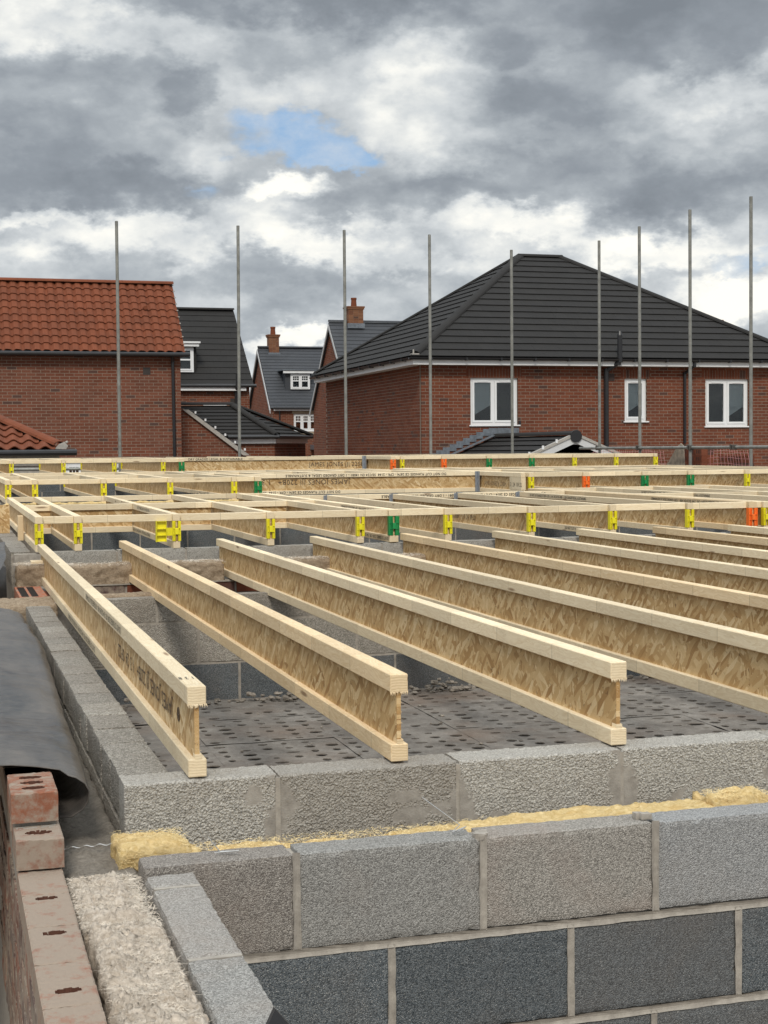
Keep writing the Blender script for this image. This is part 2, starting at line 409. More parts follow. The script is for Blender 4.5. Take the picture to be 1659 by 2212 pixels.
def m_tile(name, col, dirt, amt=.3, rough=.7):
    m, t, b = material(name); pos, rr = coords(t, False)
    c = t.mix(t.mapr(rr, 0., 1.), tuple(x*.93 for x in col), tuple(x*1.07 for x in col))
    c = t.mix(t.mapr(t.noise(pos, 2.3, 6, .7), .4, .75, 0., amt), c, dirt)
    c = t.mix(t.mapr(t.noise(pos, 45., 4, .6), .4, .75, 0., .25), c, tuple(x*.6 for x in col))
    link(t, c, b.inputs['Base Color']); b.inputs['Roughness'].default_value = rough; b.inputs['Specular IOR Level'].default_value = .25
    bump(t, b, t.noise(pos, 90., 4, .6), .15, .003); return m

TIM = [m_timber('pine_pale_y', (.84,.72,.515), (.70,.555,.355), 1), m_timber('pine_tan_y', (.79,.635,.42), (.64,.465,.26), 1)]
TIMX = m_timber('pine_pale_x', (.85,.735,.53), (.72,.58,.38), 0)
OSBY = m_osb('osb_y', 1); OSBX = m_osb('osb_x', 0)
BLK_LIGHT = m_block('block_light_face', (.165,.16,.15), (.46,.45,.425), 340., .5, (.34,.285,.24), .35)
BLK_WARM = m_block('block_light_warm', (.135,.12,.108), (.385,.355,.32), 340., .55, (.25,.20,.165), .45)
BLK_COOL = m_block('block_light_cool', (.17,.172,.172), (.44,.442,.44), 340., .55, (.30,.27,.24), .3)
BLK_TAN = m_block('block_light_tan', (.165,.155,.138), (.46,.43,.39), 340., .55, (.33,.26,.22), .45)
BLK_DARK = m_block('block_dark_face', (.050,.060,.068), (.20,.218,.230), 340., .5, (.15,.125,.105), .3)
BLK_POP = m_block('block_open_texture', (.27,.258,.235), (.52,.50,.455), 240., .5, (.25,.21,.17), .35)
BLK_FLAT = m_block('block_laid_flat', (.21,.195,.17), (.47,.44,.39), 190., .8, (.23,.20,.17), .45)
MORTAR = m_mortar('mortar_grey'); MORTAR_W = m_mortar('mortar_house', (.19,.145,.112), (.285,.225,.175), .1)
BR_BIG = m_brick('brick_red_house', [(.145,.044,.024),(.185,.058,.031),(.21,.072,.040),(.155,.048,.027)], soot=.42)
BR_LEFT = m_brick('brick_red_left_house', [(.150,.052,.031),(.185,.066,.040),(.21,.082,.052),(.16,.056,.034)], soot=.45)
BR_CHIM = m_brick('brick_buff', [(.20,.09,.05),(.26,.125,.068),(.17,.07,.04)], soot=.2)
BR_NEAR = m_brick('brick_near_dusty', [(.27,.10,.062),(.31,.12,.072),(.24,.085,.055)], chalk=1.05, soot=.1)
BR_NEAR2 = m_brick('brick_near_stained', [(.25,.095,.058),(.28,.11,.068),(.22,.08,.05)], chalk=.85, soot=.3)
BR_NEAR3 = m_brick('brick_near_top', [(.255,.10,.060),(.275,.115,.068)], chalk=.3, soot=.05)
BR_CLEAN = m_brick('brick_near_clean', [(.42,.135,.07),(.46,.16,.085),(.38,.115,.06)], chalk=.25, soot=.05)
BR_IN = m_brick('brick_hole_shade', [(.10,.042,.028),(.12,.052,.034)], soot=.4)  # uncoated clay, darkened in colour to stand for shade inside the holes
BR_FACE = m_brick('brick_multi_facing', [(.16,.06,.045),(.28,.10,.06),(.10,.07,.07),(.33,.20,.14)], chalk=.5, soot=.2)
TILE_BLACK = m_tile('tile_black', (.023,.022,.0215), (.030,.027,.024), .4, .85)
TILE_SLATE = m_tile('tile_slate_grey', (.052,.056,.064), (.07,.07,.07), .3, .55)
TILE_RED = m_tile('tile_terracotta', (.185,.055,.025), (.10,.036,.020), .65, .85)
WHITE = m_plain('white_upvc', (.78,.79,.80), .35, var=.03)
WHITE_B = m_plain('white_board', (.74,.75,.76), .5, var=.05)
GREYW = m_plain('painted_barge_board', (.42,.43,.44), .6, var=.08)
GREYW2 = m_plain('painted_gable_board', (.58,.59,.60), .6, var=.06)
BLACKP = m_plain('black_plastic', (.018,.018,.020), .35, var=.15)
LEAD = m_plain('lead_flashing', (.17,.19,.215), .45, .4, var=.3, nscale=14., bmp=.4, bscale=20.)
CEMENT = m_plain('cement_bedding', (.36,.34,.31), .95, var=.2, nscale=30., bmp=.4)
GALV = m_plain('galvanised_tube', (.235,.235,.215), .5, .35, var=.28, nscale=9., bmp=.15)
GALV2 = m_plain('galvanised_hanger', (.40,.43,.47), .4, .7, var=.2, nscale=30.)
YEL = m_plain('plastic_yellow', (.80,.72,.02), .4, var=.08, nscale=20.)
GRN = m_plain('plastic_green', (.008,.24,.065), .4, var=.12, nscale=20.)
ORG = m_plain('plastic_orange', (.88,.17,.02), .4, var=.08, nscale=20.)
INK = m_plain('black_ink', (.022,.020,.020), .7, var=.4, nscale=120.)
INK2 = m_plain('faded_ink', (.085,.060,.040), .8, var=.6, nscale=90.)
WIRE = m_plain('steel_wire', (.55,.54,.52), .3, .9)
DEBRIS_T = m_plain('old_board', (.26,.215,.165), .9, var=.35, nscale=12., bmp=.3)
NETP = m_plain('net_plastic_pink', (.70,.33,.33), .6, var=.2)
EARTH = m_plain('site_earth', (.21,.17,.13), .97, var=.45, nscale=.8, bmp=.6, bscale=4.)
def m_glass(name, tint=(.012,.014,.016)):
    m, t, b = material(name); pos, rr = coords(t, False)
    b.inputs['Base Color'].default_value = (.75,.8,.8,1); b.inputs['Transmission Weight'].default_value = 1.; b.inputs['Roughness'].default_value = .0; b.inputs['IOR'].default_value = 1.5
    bump(t, b, t.noise(pos, 1.5, 2, .5), .03, .01); return m
GLASS = m_glass('window_glass'); GLASS_L = m_glass('window_glass_light', (.075,.085,.095)); PANE_REFL = m_plain('painted_sky_reflection', (.22,.25,.28), .4, var=.05)  # last one: grey-blue colour standing in for sky reflected in panes
def m_wool(name, a, bcol, c):
    m, t, b = material(name); pos, rr = coords(t, False)
    n = t.noise(t.vmath('MULTIPLY', pos, (1., 1., 1.6)), 60., 7, .72, dist=1.2); n2 = t.noise(pos, 9., 5, .6)
    col = t.mix(t.mapr(n, .32, .68), a, bcol); col = t.mix(t.mapr(n2, .5, .75, 0., .6), col, c)
    link(t, col, b.inputs['Base Color']); b.inputs['Roughness'].default_value = 1.; b.inputs['Specular IOR Level'].default_value = .05
    bump(t, b, n, .9, .008); return m
WOOL = m_wool('mineral_wool_cream', (.40,.33,.26), (.74,.66,.565), (.40,.325,.25))
WOOL_D = m_wool('mineral_wool_dirty', (.20,.145,.095), (.46,.375,.28), (.17,.125,.085))
WOOL_G = m_wool('cavity_mud', (.17,.15,.125), (.31,.28,.24), (.15,.13,.105))
WOOL_Y = m_wool('mineral_wool_yellow', (.52,.36,.14), (.80,.64,.36), (.58,.36,.12))
FIBRE = m_plain('wool_fibre_cream', (.65,.58,.49), .9, var=.35, nscale=30.)
FIBRE_Y = m_plain('wool_fibre_yellow', (.80,.64,.34), .9, var=.2, nscale=40.)
def m_membrane():
    m, t, b = material('polythene_membrane'); pos, rr = coords(t, False)
    n = t.noise(t.vmath('MULTIPLY', pos, (2.5, 1., 1.)), 3.2, 7, .65); n2 = t.noise(pos, 40., 5, .65)
    col = t.mix(t.mapr(n, .35, .68), (.027,.027,.028), (.115,.102,.09)); col = t.mix(t.mapr(n2, .45, .8, 0., .4), col, (.14,.12,.10))
    link(t, col, b.inputs['Base Color']); link(t, t.mapr(n, .3, .7, .30, .5), b.inputs['Roughness'])
    bump(t, b, t.math('ADD', t.noise(t.vmath('MULTIPLY', pos, (1., 4., 1.)), 5., 5, .6), t.math('MULTIPLY', n2, .15)), .5, .02); return m
MEMB = m_membrane()
def m_deck():
    m, t, b = material('muddy_decking'); pos, rr = coords(t, False)
    n = t.noise(pos, 6., 7, .68); n2 = t.noise(pos, 55., 5, .7)
    col = t.mix(t.mapr(n, .35, .68), (.125,.113,.10), (.27,.25,.225)); col = t.mix(t.mapr(n2, .45, .75, 0., .5), col, (.10,.08,.062))
    n3 = t.noise(pos, 1.7, 5, .6); col = t.mix(t.mapr(n3, .5, .72, 0., .5), col, (.17,.105,.065))
    link(t, col, b.inputs['Base Color']); b.inputs['Roughness'].default_value = .95
    bump(t, b, t.math('ADD', n, t.math('MULTIPLY', n2, .4)), .7, .02); return m
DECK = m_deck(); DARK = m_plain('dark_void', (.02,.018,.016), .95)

ORD = ['first','second','third','fourth','fifth','sixth','seventh','eighth','ninth','tenth','eleventh','twelfth','thirteenth','fourteenth','fifteenth']

# ------------------------------------------------------------------ the ground
def ground():
    b = MB(); b.add([(-400,-100,-2.75),(500,-100,-2.75),(500,1500,-2.75),(-400,1500,-2.75)], [(0,1,2,3)])
    o = b.build('ground', EARTH); tag(o, kind='structure')
ground()

# ------------------------------------------------------------------ houses
def tile_plane(parent, O, u, v, n, poly, tw, th, mat, thick=.018, lim=300, name='roof_tile', stagger=True):
    """flat interlocking tiles: each a wedge, proud at its lower edge; v points up the slope"""
    O = Vector(O); u = Vector(u).normalized(); v = Vector(v).normalized(); n = Vector(n).normalized()
    if area(poly) < 0: poly = poly[::-1]
    x0 = min(p[0] for p in poly); x1 = max(p[0] for p in poly); y0 = min(p[1] for p in poly); y1 = max(p[1] for p in poly)
    items = []; row = 0; y = y0
    while y < y1:
        x = x0-(tw*.5 if (row % 2 and stagger) else 0)
        while x < x1:
            pc = clip_poly([(x+.0008, y-.012), (x+tw-.0008, y-.012), (x+tw-.0008, y+th), (x+.0008, y+th)], [(p[0], p[1]) for p in poly])
            if len(pc) > 2 and area(pc) > 3e-4:
                k = len(pc); up = thick*2.1; w0 = random.uniform(-.0006, .0006)
                P = [O+u*a+v*b_ for a, b_ in pc]
                hs = [up*(1-(b_-y+.012)/(th+.012))+.004+w0 for a, b_ in pc]
                vs = [p+n*max(-.01, h-.014) for p, h in zip(P, hs)]+[p+n*h for p, h in zip(P, hs)]
                fs = [tuple(range(k, 2*k))]+[(i, (i+1) % k, k+(i+1) % k, k+i) for i in range(k)]
                items.append((vs, fs, sum(vs, Vector())/len(vs)))
            x += tw
        y += th; row += 1
    emit(parent, name, items, mat, lim)
    under = [O+u*a+v*b_-n*.012 for a, b_ in poly]
    b = MB(); b.prism(under, -n*.05); b.build('roof_deck', BLACKP, parent)
def ridge_tiles(parent, a, b, r, mat, L=.42, name='ridge_tile', half=True):
    a = Vector(a); b = Vector(b); d = (b-a); n = max(1, round(d.length/L)); d.normalize(); seg = (b-a).length/n
    side = d.cross(Vector((0,0,1))).normalized(); up = side.cross(d).normalized(); items = []
    if up.z < 0: up = -up
    K = 7
    for i in range(n):
        p0 = a+d*(seg*i+.004); p1 = a+d*(seg*(i+1)+.012); vs = []
        for p, rr in ((p0, r*1.0), (p1, r*1.0)):
            for q in (rr, rr-.02):
                for k in range(K):
                    t_ = PI*(k/(K-1)); vs.append(p+side*math.cos(t_)*q+up*math.sin(t_)*q*.62+Vector((0,0,random.uniform(-.002,.002) if k == 0 else 0)))
        fs = []
        for k in range(K-1):
            fs.append((k, k+1, 2*K+k+1, 2*K+k)); fs.append((K+k+1, K+k, 3*K+k, 3*K+k+1))
            fs.append((k+1, k, K+k, K+k+1)); fs.append((2*K+k, 2*K+k+1, 3*K+k+1, 3*K+k))
        items.append((vs, fs, (p0+p1)/2))
        # dark bedding joint
    emit(parent, name, items, mat, 300, smooth=False)
def window(parent, x0, x1, y, z0, z1, lights, sill=True, bars=False, mull_refl=None, n=(0,-1,0), depth=.05, transom=None):
    """window facing -Y at plane y; frame set back; lights = number of casements"""
    yf = y+depth; f = MB(); fw = .055
    f.box(x0, x0+fw, yf, yf+.07, z0, z1); f.box(x1-fw, x1, yf, yf+.07, z0, z1)
    f.box(x0+fw, x1-fw, yf, yf+.07, z1-fw, z1); f.box(x0+fw, x1-fw, yf, yf+.07, z0, z0+fw)
    w_ = (x1-x0-2*fw)/lights
    for i in range(1, lights): f.box(x0+fw+w_*i-.022, x0+fw+w_*i+.022, yf-.001, yf+.07, z0+fw, z1-fw)
    fr = f.build('window', WHITE, parent)
    for i in range(lights):
        a = x0+fw+w_*i+(.022 if i else 0)+.003; c = x0+fw+w_*(i+1)-(.022 if i < lights-1 else 0)-.003; zb, zt = z0+fw+.003, z1-fw-.003
        s = MB(); sw = .05; ys = yf-.014
        s.box(a, a+sw, ys, ys+.05, zb, zt); s.box(c-sw, c, ys, ys+.05, zb, zt); s.box(a+sw, c-sw, ys, ys+.05, zt-sw, zt); s.box(a+sw, c-sw, ys, ys+.05, zb, zb+sw)
        cuts = [zb+sw, zt-sw]
        if transom: s.box(a+sw, c-sw, ys+.002, ys+.05, zb+(zt-zb)*transom-.025, zb+(zt-zb)*transom+.025)
        if bars:
            zt2 = zb+(zt-zb)*(transom or .6)+.025
            for k in (1, 2): s.box(a+sw+(c-a-2*sw)*k/3-.009, a+sw+(c-a-2*sw)*k/3+.009, ys+.012, ys+.04, zt2, zt-sw)
            s.box(a+sw, c-sw, ys+.013, ys+.039, (zt2+zt-sw)/2-.009, (zt2+zt-sw)/2+.009)
        s.build('casement', WHITE, fr)
        v = MB(); v.box((a+c)/2-.13, (a+c)/2+.13, ys-.012, ys-.001, zt-.033, zt-.012); 
        if not bars: v.build('trickle_vent', WHITE, fr)
        g = MB(); g.box(a+sw-.004, c-sw+.004, ys+.022, ys+.034, zb+sw-.004, zt-sw+.004); g.build('pane', GLASS_L if (mull_refl and i in mull_refl) else GLASS, fr)
        if mull_refl and i in mull_refl:  # panel added behind pane imitates reflected sky; slanted foot leaves a dark silhouette
            g = MB(); g.prism([(a+sw-.003, ys+.05, zb+sw+(zt-zb)*.12), (c-sw+.003, ys+.05, zb+sw+(zt-zb)*.36), (c-sw+.003, ys+.05, zt-sw), (a+sw-.003, ys+.05, zt-sw)], (0,.003,0)); g.build('reflection_panel', PANE_REFL, fr)
    # dark room behind
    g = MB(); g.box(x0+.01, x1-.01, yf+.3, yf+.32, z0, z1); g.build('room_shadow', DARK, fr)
    if sill:
        s = MB(); s.box(x0-.04, x1+.05, y-.045, yf+.02, z0-.035, z0-.002); bevel(s.build('sill', WHITE, fr), .006)
    return fr
def pipe(parent, pts, r, mat, name):
    b = MB()
    for a, c in zip(pts[:-1], pts[1:]): b.tube(a, c, r, 10)
    for p in pts[1:-1]:
        b.tube(Vector(p)-Vector((0,0,r*1.1)), Vector(p)+Vector((0,0,r*1.1)), r*1.12, 10)
    return b.build(name, mat, parent, smooth=False)
X = Vector((1,0,0)); Y = Vector((0,1,0)); Z = Vector((0,0,1))

def big_house():
    H = thing('brick_house', (10.63, 32.5, -2.75), 'large red brick house with black hipped roof behind the scaffold poles, on the right', 'house')
    x0, x1, y0, y1, ze = 10.63, 20.4, 32.5, 41.3, 2.50
    zb = -.3
    wins = [(11.84, 13.02, 1.095, 2.19), (15.78, 16.36, 1.17, 2.19), (17.95, 19.13, 1.04, 2.19)]
    holes = [(a-x0, b-x0, c, d) for a, b, c, d in wins]
    sold = [(a-x0-.1, b-x0+.1, d+.002, d+.225) for a, b, c, d in wins]
    sold = [(a, b, c, c+.215) for a, b, c, d in sold]
    hv = holes+[(15.33-x0, 15.51-x0, 2.13, 2.30)]
    brick_wall(H, (x0, y0, 0), X, -Y, [(0, zb), (x1-x0, zb), (x1-x0, ze), (0, ze)], (BR_BIG, MORTAR_W), hv, 300, soldiers=sold)
    brick_wall(H, (x0, y1, 0), -Y, -X, [(0, zb), (y1-y0-.11, zb), (y1-y0-.11, ze), (0, ze)], (BR_BIG, MORTAR_W), (), 0, off=.1)
    # corner return bricks of the side wall end where the front wall starts
    b = MB(); b.box(x0+.01, x0+.10, y0+.012, y0+.11, zb, ze); b.build('wall_core', MORTAR_W, H)
    b = MB(); b.box(x0+.11, x1-.01, y1-.1, y1, -2.75, ze); b.box(x1-.1, x1, y0+.1, y1-.1, -2.75, ze); b.box(x0+.02, x1, y0+.02, y0+.1, -2.75, zb); b.box(x0+.02, x0+.1, y0+.1, y1, -2.75, zb); b.build('wall', BR_BIG, H)
    for (a, b_, c, d), L in zip(wins, (2, 1, 2)): window(H, a, b_, y0, c, d, L, mull_refl=((0,) if a < 12 else ((1,) if a > 17 else (0,))))
    v = MB(); v.box(15.33, 15.51, y0-.006, y0+.02, 2.13, 2.30); 
    for k in range(5): v.box(15.345, 15.495, y0-.012, y0-.006, 2.145+k*.03, 2.160+k*.03)
    v.build('air_vent', m_plain('vent_brown', (.05,.03,.025), .7), H)
    # fascia, soffit, gutter
    oh = .28; zf0, zf1 = 2.475, 2.625
    b = MB(); b.box(x0-oh, x1+oh, y0-oh, y0-oh+.02, zf0, zf1); b.box(x0-oh, x0-oh+.02, y0-oh+.021, y1+oh, zf0, zf1)
    b.box(x0-oh+.021, x1+oh, y0-oh+.021, y0+.02, zf0+.005, zf0+.02); b.box(x0-oh+.021, x0+.02, y0+.021, y1+oh, zf0+.005, zf0+.02)
    b.box(x1+oh-.02, x1+oh, y0-oh+.021, y1+oh, zf0, zf1); b.box(x0-oh+.021, x1+oh-.021, y1+oh-.02, y1+oh, zf0, zf1)
    b.build('fascia', WHITE_B, H)
    g = MB(); R = .056
    def gut(a, c, outd):
        a = Vector(a); c = Vector(c); K = 6; vs = []
        for p in (a, c):
            for k in range(K+1):
                t_ = PI*k/K; vs.append(p+outd*(-math.cos(t_)*R)+Z*(-math.sin(t_)*R))
            for k in range(K, -1, -1):
                t_ = PI*k/K; vs.append(p+outd*(-math.cos(t_)*(R-.006))+Z*(-math.sin(t_)*(R-.006)))
        n_ = 2*(K+1); g.add(vs, [(i, (i+1) % n_, n_+(i+1) % n_, n_+i) for i in range(n_)]+[tuple(range(n_)), tuple(range(2*n_-1, n_-1, -1))])
    gut((x0-oh-.12, y0-oh-R-.004, zf1+.01), (x1+oh+.12, y0-oh-R-.004, zf1+.01), -Y)
    gut((x0-oh-R-.004, y0-oh-.0, zf1+.01), (x0-oh-R-.004, y1+oh+.12, zf1+.01), -X)
    for i in range(12): g.box(x0-oh+.4+i*.85, x0-oh+.44+i*.85, y0-oh-2*R-.01, y0-oh-.001, zf1-.055, zf1+.015)
    for i in range(10): g.box(x0-oh-2*R-.01, x0-oh-.001, y0-oh+.5+i*.9, y0-oh+.55+i*.9, zf1-.055, zf1+.015)
    g.build('gutter', BLACKP, H)
    # hipped roof
    ex0, ex1, ey0, ey1 = x0-oh-.06, x1+oh+.06, y0-oh-.06, y1+oh+.06; zt = 5.66; ze2 = 2.655
    ym = (ey0+ey1)/2; rx0, rx1 = 14.86, 16.0
    run = ym-ey0; rise = zt-ze2; sl = math.hypot(run, rise)
    vF = Vector((0, run, rise)).normalized(); nF = Vector((0, -rise, run)).normalized()
    tile_plane(H, (ex0, ey0, ze2), X, vF, nF, [(0, 0), (ex1-ex0, 0), (rx1-ex0, sl), (rx0-ex0, sl)], .33, sl/17.0, TILE_BLACK, .012, 300)
    runL = rx0-ex0; slL = math.hypot(runL, rise); vL = Vector((runL, 0, rise)).normalized(); nL = Vector((-rise, 0, runL)).normalized()
    tile_plane(H, (ex0, ey1, ze2), -Y, vL, nL, [(0, 0), (ey1-ey0, 0), (ey1-ym, slL)], .33, slL/17.0, TILE_BLACK, .012, 0)
    b = MB(); b.add([(ex1,ey0,ze2),(ex1,ey1,ze2),(rx1,ym,zt),(ex0,ey1,ze2),(rx0,ym,zt)], [(0,1,2),(1,3,4,2)]); b.build('rear_roof', TILE_BLACK, H, fix=False)
    up = Vector((0,0,-.025))
    ridge_tiles(H, Vector((rx0-.05,ym,zt))+up, Vector((rx1+.05,ym,zt))+up, .13, TILE_BLACK)
    ridge_tiles(H, Vector((ex0+.12,ey0+.12,ze2+.06)), Vector((rx0,ym,zt))+up, .13, TILE_BLACK)
    ridge_tiles(H, Vector((ex1-.1,ey0+.1,ze2+.06)), Vector((rx1,ym,zt))+up, .13, TILE_BLACK)
    ridge_tiles(H, Vector((ex0+.1,ey1-.1,ze2+.06)), Vector((rx0,ym,zt))+up, .13, TILE_BLACK)
    b = MB(); b.box(ex0+.03, ex0+.2, ey0+.02, ey0+.2, ze2+.01, ze2+.07); b.box(ex0+.05, ex0+.08, ey0+.03, ey0+.05, ze2+.07, ze2+.16); b.build('mortar_bedding', CEMENT, H)
    # pipes
    pipe(H, [(15.25,y0-.10,zb),(15.25,y0-.10,2.36),(15.47,y0-.30,2.56),(15.49,y0-.34,2.62),(15.49,y0-.34,3.22)], .058, BLACKP, 'soil_pipe')
    b = MB(); b.tube((15.49,y0-.34,3.20),(15.49,y0-.34,3.30), .063, 10, .03); b.build('soil_pipe_cowl', BLACKP, H)
    pipe(H, [(17.36,y0-.05,.62),(17.36,y0-.05,2.32),(17.48,y0-.32,2.50),(17.48,y0-.33,2.60)], .036, BLACKP, 'downpipe')
    # small things standing inside the sills are left as one alarm box on the frame
    b = MB(); b.box(13.03, 13.09, y0-.02, y0+.03, 1.10, 1.19); b.build('cable_box', BLACKP, H)
    # low roof wing with a white gable
    W = H; gx, gy, rz, fz = 12.42, 27.9, .80, .42
    L = 32.5-gy
    vW = Vector((1, 0, .42)).normalized(); nW = Vector((-.42, 0, 1)).normalized(); wl = 1.62
    tile_plane(W, (gx-1.5, 32.48, rz-.63), -Y, vW, nW, [(0, 0), (L, 0), (L, wl), (0, wl)], .33, .27, TILE_BLACK, .013, 60)
    vE = Vector((-1, 0, .42)).normalized(); nE = Vector((.42, 0, 1)).normalized()
    tile_plane(W, (gx+1.5, gy, rz-.63), Y, vE, nE, [(0, 0), (L, 0), (L, wl), (0, wl)], .33, .27, TILE_BLACK, .013, 0)
    ridge_tiles(W, (gx, 32.3, rz+.01), (gx, gy-.06, rz+.01), .13, TILE_BLACK)
    b = MB(); b.tube((gx, gy-.09, rz-.02), (gx, gy-.05, rz-.02), .13, 10); b.build('ridge_end_cap', BLACKP, W)
    b = MB()
    for s in (-1, 1):
        a = Vector((gx, gy-.05, rz)); c = Vector((gx+s*1.5, gy-.05, rz-.63)); b.prism([a, c, c-Z*.16, a-Z*.16], (0, .03, 0))
    b.prism([(gx-.45, gy-.035, rz-.19), (gx+.45, gy-.035, rz-.19), (gx+.2, gy-.035, rz-.10), (gx-.2, gy-.035, rz-.10)], (0, .02, 0))
    b.build('barge_board', GREYW2, W)
    b = MB()
    for s in (-1, 1):
        a = Vector((gx, gy-.075, rz+.05)); c = Vector((gx+s*1.5, gy-.075, rz-.58)); b.prism([a, c, c-Z*.06, a-Z*.06], (0, .10, 0))
    b.build('verge_mortar', CEMENT, W)
    b = MB()
    for k in range(4): b.box(gx-.45-k*.3, gx-.41-k*.3, gy-.085, gy-.06, rz-.16-k*.126, rz-.08-k*.126)
    b.build('verge_clip', WHITE_B, W)
    b = MB(); b.box(gx-1.35, gx+1.35, gy+.1, 32.48, -2.75, rz-.66); b.build('wing_wall', BR_BIG, W)
    # stepped lead flashing on the wall
    b = MB(); zs = rz+.02
    for k in range(9):
        xx = gx-.12-k*.165; zz = rz+.20-k*.070; b.box(xx-.165, xx, 32.478-.002*(k % 2), 32.486, zz-.16, zz)
    b.box(gx-.14, gx+.62, 32.474, 32.485, rz+.02, rz+.22)
    b.build('stepped_flashing', LEAD, W)
    b = MB(); b.prism([(gx-.02,32.40,rz+.075),(gx-1.5,32.40,rz-.545),(gx-1.5,32.14,rz-.545),(gx-.02,32.14,rz+.075)], (0,0,.012)); b.build('flashing_soaker', LEAD, W)
    return H
big_house()

def pantile_plane(parent, x0, y, z, cols, rows, tw, th, slope, mat, lim=300):
    """S-profile clay tiles on a slope facing -Y"""
    sv = Vector((0, math.cos(slope), math.sin(slope))); nv = Vector((0, -math.sin(slope), math.cos(slope))); K = 8; items = []
    for r in range(rows):
        for c in range(cols):
            vs = []; o = Vector((x0+c*tw, y, z))+sv*(r*th)
            jx = random.uniform(-.003, .003); jn = random.uniform(-.003, .003)
            for (sy, lift) in ((-.03, .036), (th+.01, .006)):
                for side in (0, -.016):
                    for k in range(K+1):
                        a = k/K; prof = .026*math.sin(2*PI*a-.6)+.010*math.sin(4*PI*a)
                        vs.append(o+X*(a*tw*1.03+jx)+sv*sy+nv*(lift+prof+side+jn))
            n1 = K+1; fs = []
            for k in range(K):
                fs.append((k, k+1, 2*n1+k+1, 2*n1+k)); fs.append((k+1, k, n1+k, n1+k+1))
            fs.append((0, 2*n1, 3*n1, n1)); fs.append((K, n1+K, 3*n1+K, 2*n1+K))
            items.append((vs, fs, o+X*(tw/2)+sv*(th/2)))
    emit(parent, 'pantile', items, mat, lim)
def left_house():
    H = thing('brick_house', (2.0, 36.5, -2.75), 'red brick house with bright terracotta pantile roof, at the left edge', 'house')
    x0, x1, y0, ze = -1.6, 5.70, 36.5, 2.93
    vent = (4.78-x0, 4.96-x0, 2.42, 2.60)
    doors = [(2.86-x0, 3.30-x0, -.9, .30), (4.10-x0, 4.5-x0, -.9, .30)]
    brick_wall(H, (x0, y0, 0), X, -Y, [(0, -.62), (x1-x0, -.62), (x1-x0, ze), (0, ze)], (BR_LEFT, MORTAR_W), [vent]+doors, 300)
    b = MB(); b.box(x0, x1-.02, y0+.11, y0+3.9, -2.75, ze-.05); b.box(x0, x1-.01, y0+.02, y0+.1, -2.75, -.62); b.prism([(x1-.02,y0,ze-.05),(x1-.02,y0+3.8,ze-.05),(x1-.02,y0+1.9,4.72)], (-.2,0,0)); b.build('gable_wall', BR_LEFT, H)
    v = MB(); v.box(4.78, 4.96, y0-.004, y0+.03, 2.42, 2.60); v.build('air_vent', m_plain('vent_dark', (.035,.028,.025), .7), H)
    for a, c in ((2.86, 3.30), (4.10, 4.5)): window(H, a, c, y0, -.88, .29, 1, sill=False, bars=True, transom=.5)
    slope = math.atan2(1.86, 1.98); L = math.hypot(1.86, 1.98)
    rows = 10; pantile_plane(H, x1+.08-.226*33, y0-.22, 2.985, 33, rows, .226, L/rows, slope, TILE_RED, 300)
    b = MB(); b.prism([(x0,y0-.2,2.94),(x0,y0+1.75,4.77),(x0,y0+3.9,2.94)], (x1-x0+.03,0,0)); b.build('roof_deck', BLACKP, H)
    ridge_tiles(H, (x0-.4, y0+1.76, 4.835), (x1+.10, y0+1.76, 4.835), .13, TILE_RED, .44)
    b = MB(); b.tube((x0-.4, y0-.26, 2.91), (x1+.2, y0-.26, 2.91), .055, 10); b.box(x0-.4, x1+.05, y0-.20, y0-.01, 2.86, 2.95); b.build('gutter', BLACKP, H)
    pipe(H, [(5.52, y0-.07, -.9), (5.50, y0-.07, 2.75), (5.46, y0-.22, 2.88)], .04, BLACKP, 'downpipe')
    b = MB(); b.tube((4.98, y0+.97, 4.14), (4.98, y0+.86, 4.14), .06, 12, .05); b.build('vent_tile', TILE_RED, H)
    b = MB()
    for k in range(11): 
        p = Vector((x1+.10, y0-.2+k*.19, 3.02+k*.179)); b.box(p.x-.03, p.x+.012, p.y-.01, p.y+.03, p.z-.012, p.z+.016)
    b.build('verge_clip', CEMENT, H)
    # a hipped lower roof nearer by
    P = thing('hipped_extension', (0.3, 24, -2.75), 'low terracotta tiled hip roof corner, in front of the left brick house', 'extension')
    e = Vector((1.86, 24.0, .62)); top = Vector((.05, 26.4, 1.55)); 
    sl2 = math.atan2(.93, 2.4); sv = Vector((0, math.cos(sl2), math.sin(sl2))); nv = Vector((0, -math.sin(sl2), math.cos(sl2)))
    K = 8; items = []; tw, th = .235, .30
    for r in range(8):
        for c in range(14):
            o = Vector((1.96-(c+1)*tw, 23.9, .60))+sv*(r*th)
            xlim = 1.86-(r+.5)*th*math.cos(sl2)*1.81/2.4
            if o.x+tw > xlim+.14: continue
            vs = []
            for (sy, lift) in ((-.03, .040), (th+.01, .006)):
                for side in (0, -.016):
                    for k in range(K+1):
                        a = k/K; vs.append(o+X*(a*tw*1.03)+sv*sy+nv*(lift+.03*math.sin(2*PI*a-.6)+side))
            n1 = K+1; fs = []
            for k in range(K): fs.append((k, k+1, 2*n1+k+1, 2*n1+k)); fs.append((k+1, k, n1+k, n1+k+1))
            items.append((vs, fs, o+X*tw/2))
    emit(P, 'pantile', items, TILE_RED, 300)
    b = MB(); b.add([(-2.5,23.92,.575),(1.88,23.92,.575),(0.06,26.3,1.5),(-2.5,26.3,1.5)], [(0,1,2,3)]); b.add([(1.88,23.92,.575),(1.88,28.5,.575),(0.06,26.3,1.5)], [(0,1,2)]); b.build('roof_deck', TILE_RED, P, fix=False)
    ridge_tiles(P, (1.80, 24.0, .66), (0.02, 26.35, 1.56), .115, TILE_RED, .42)
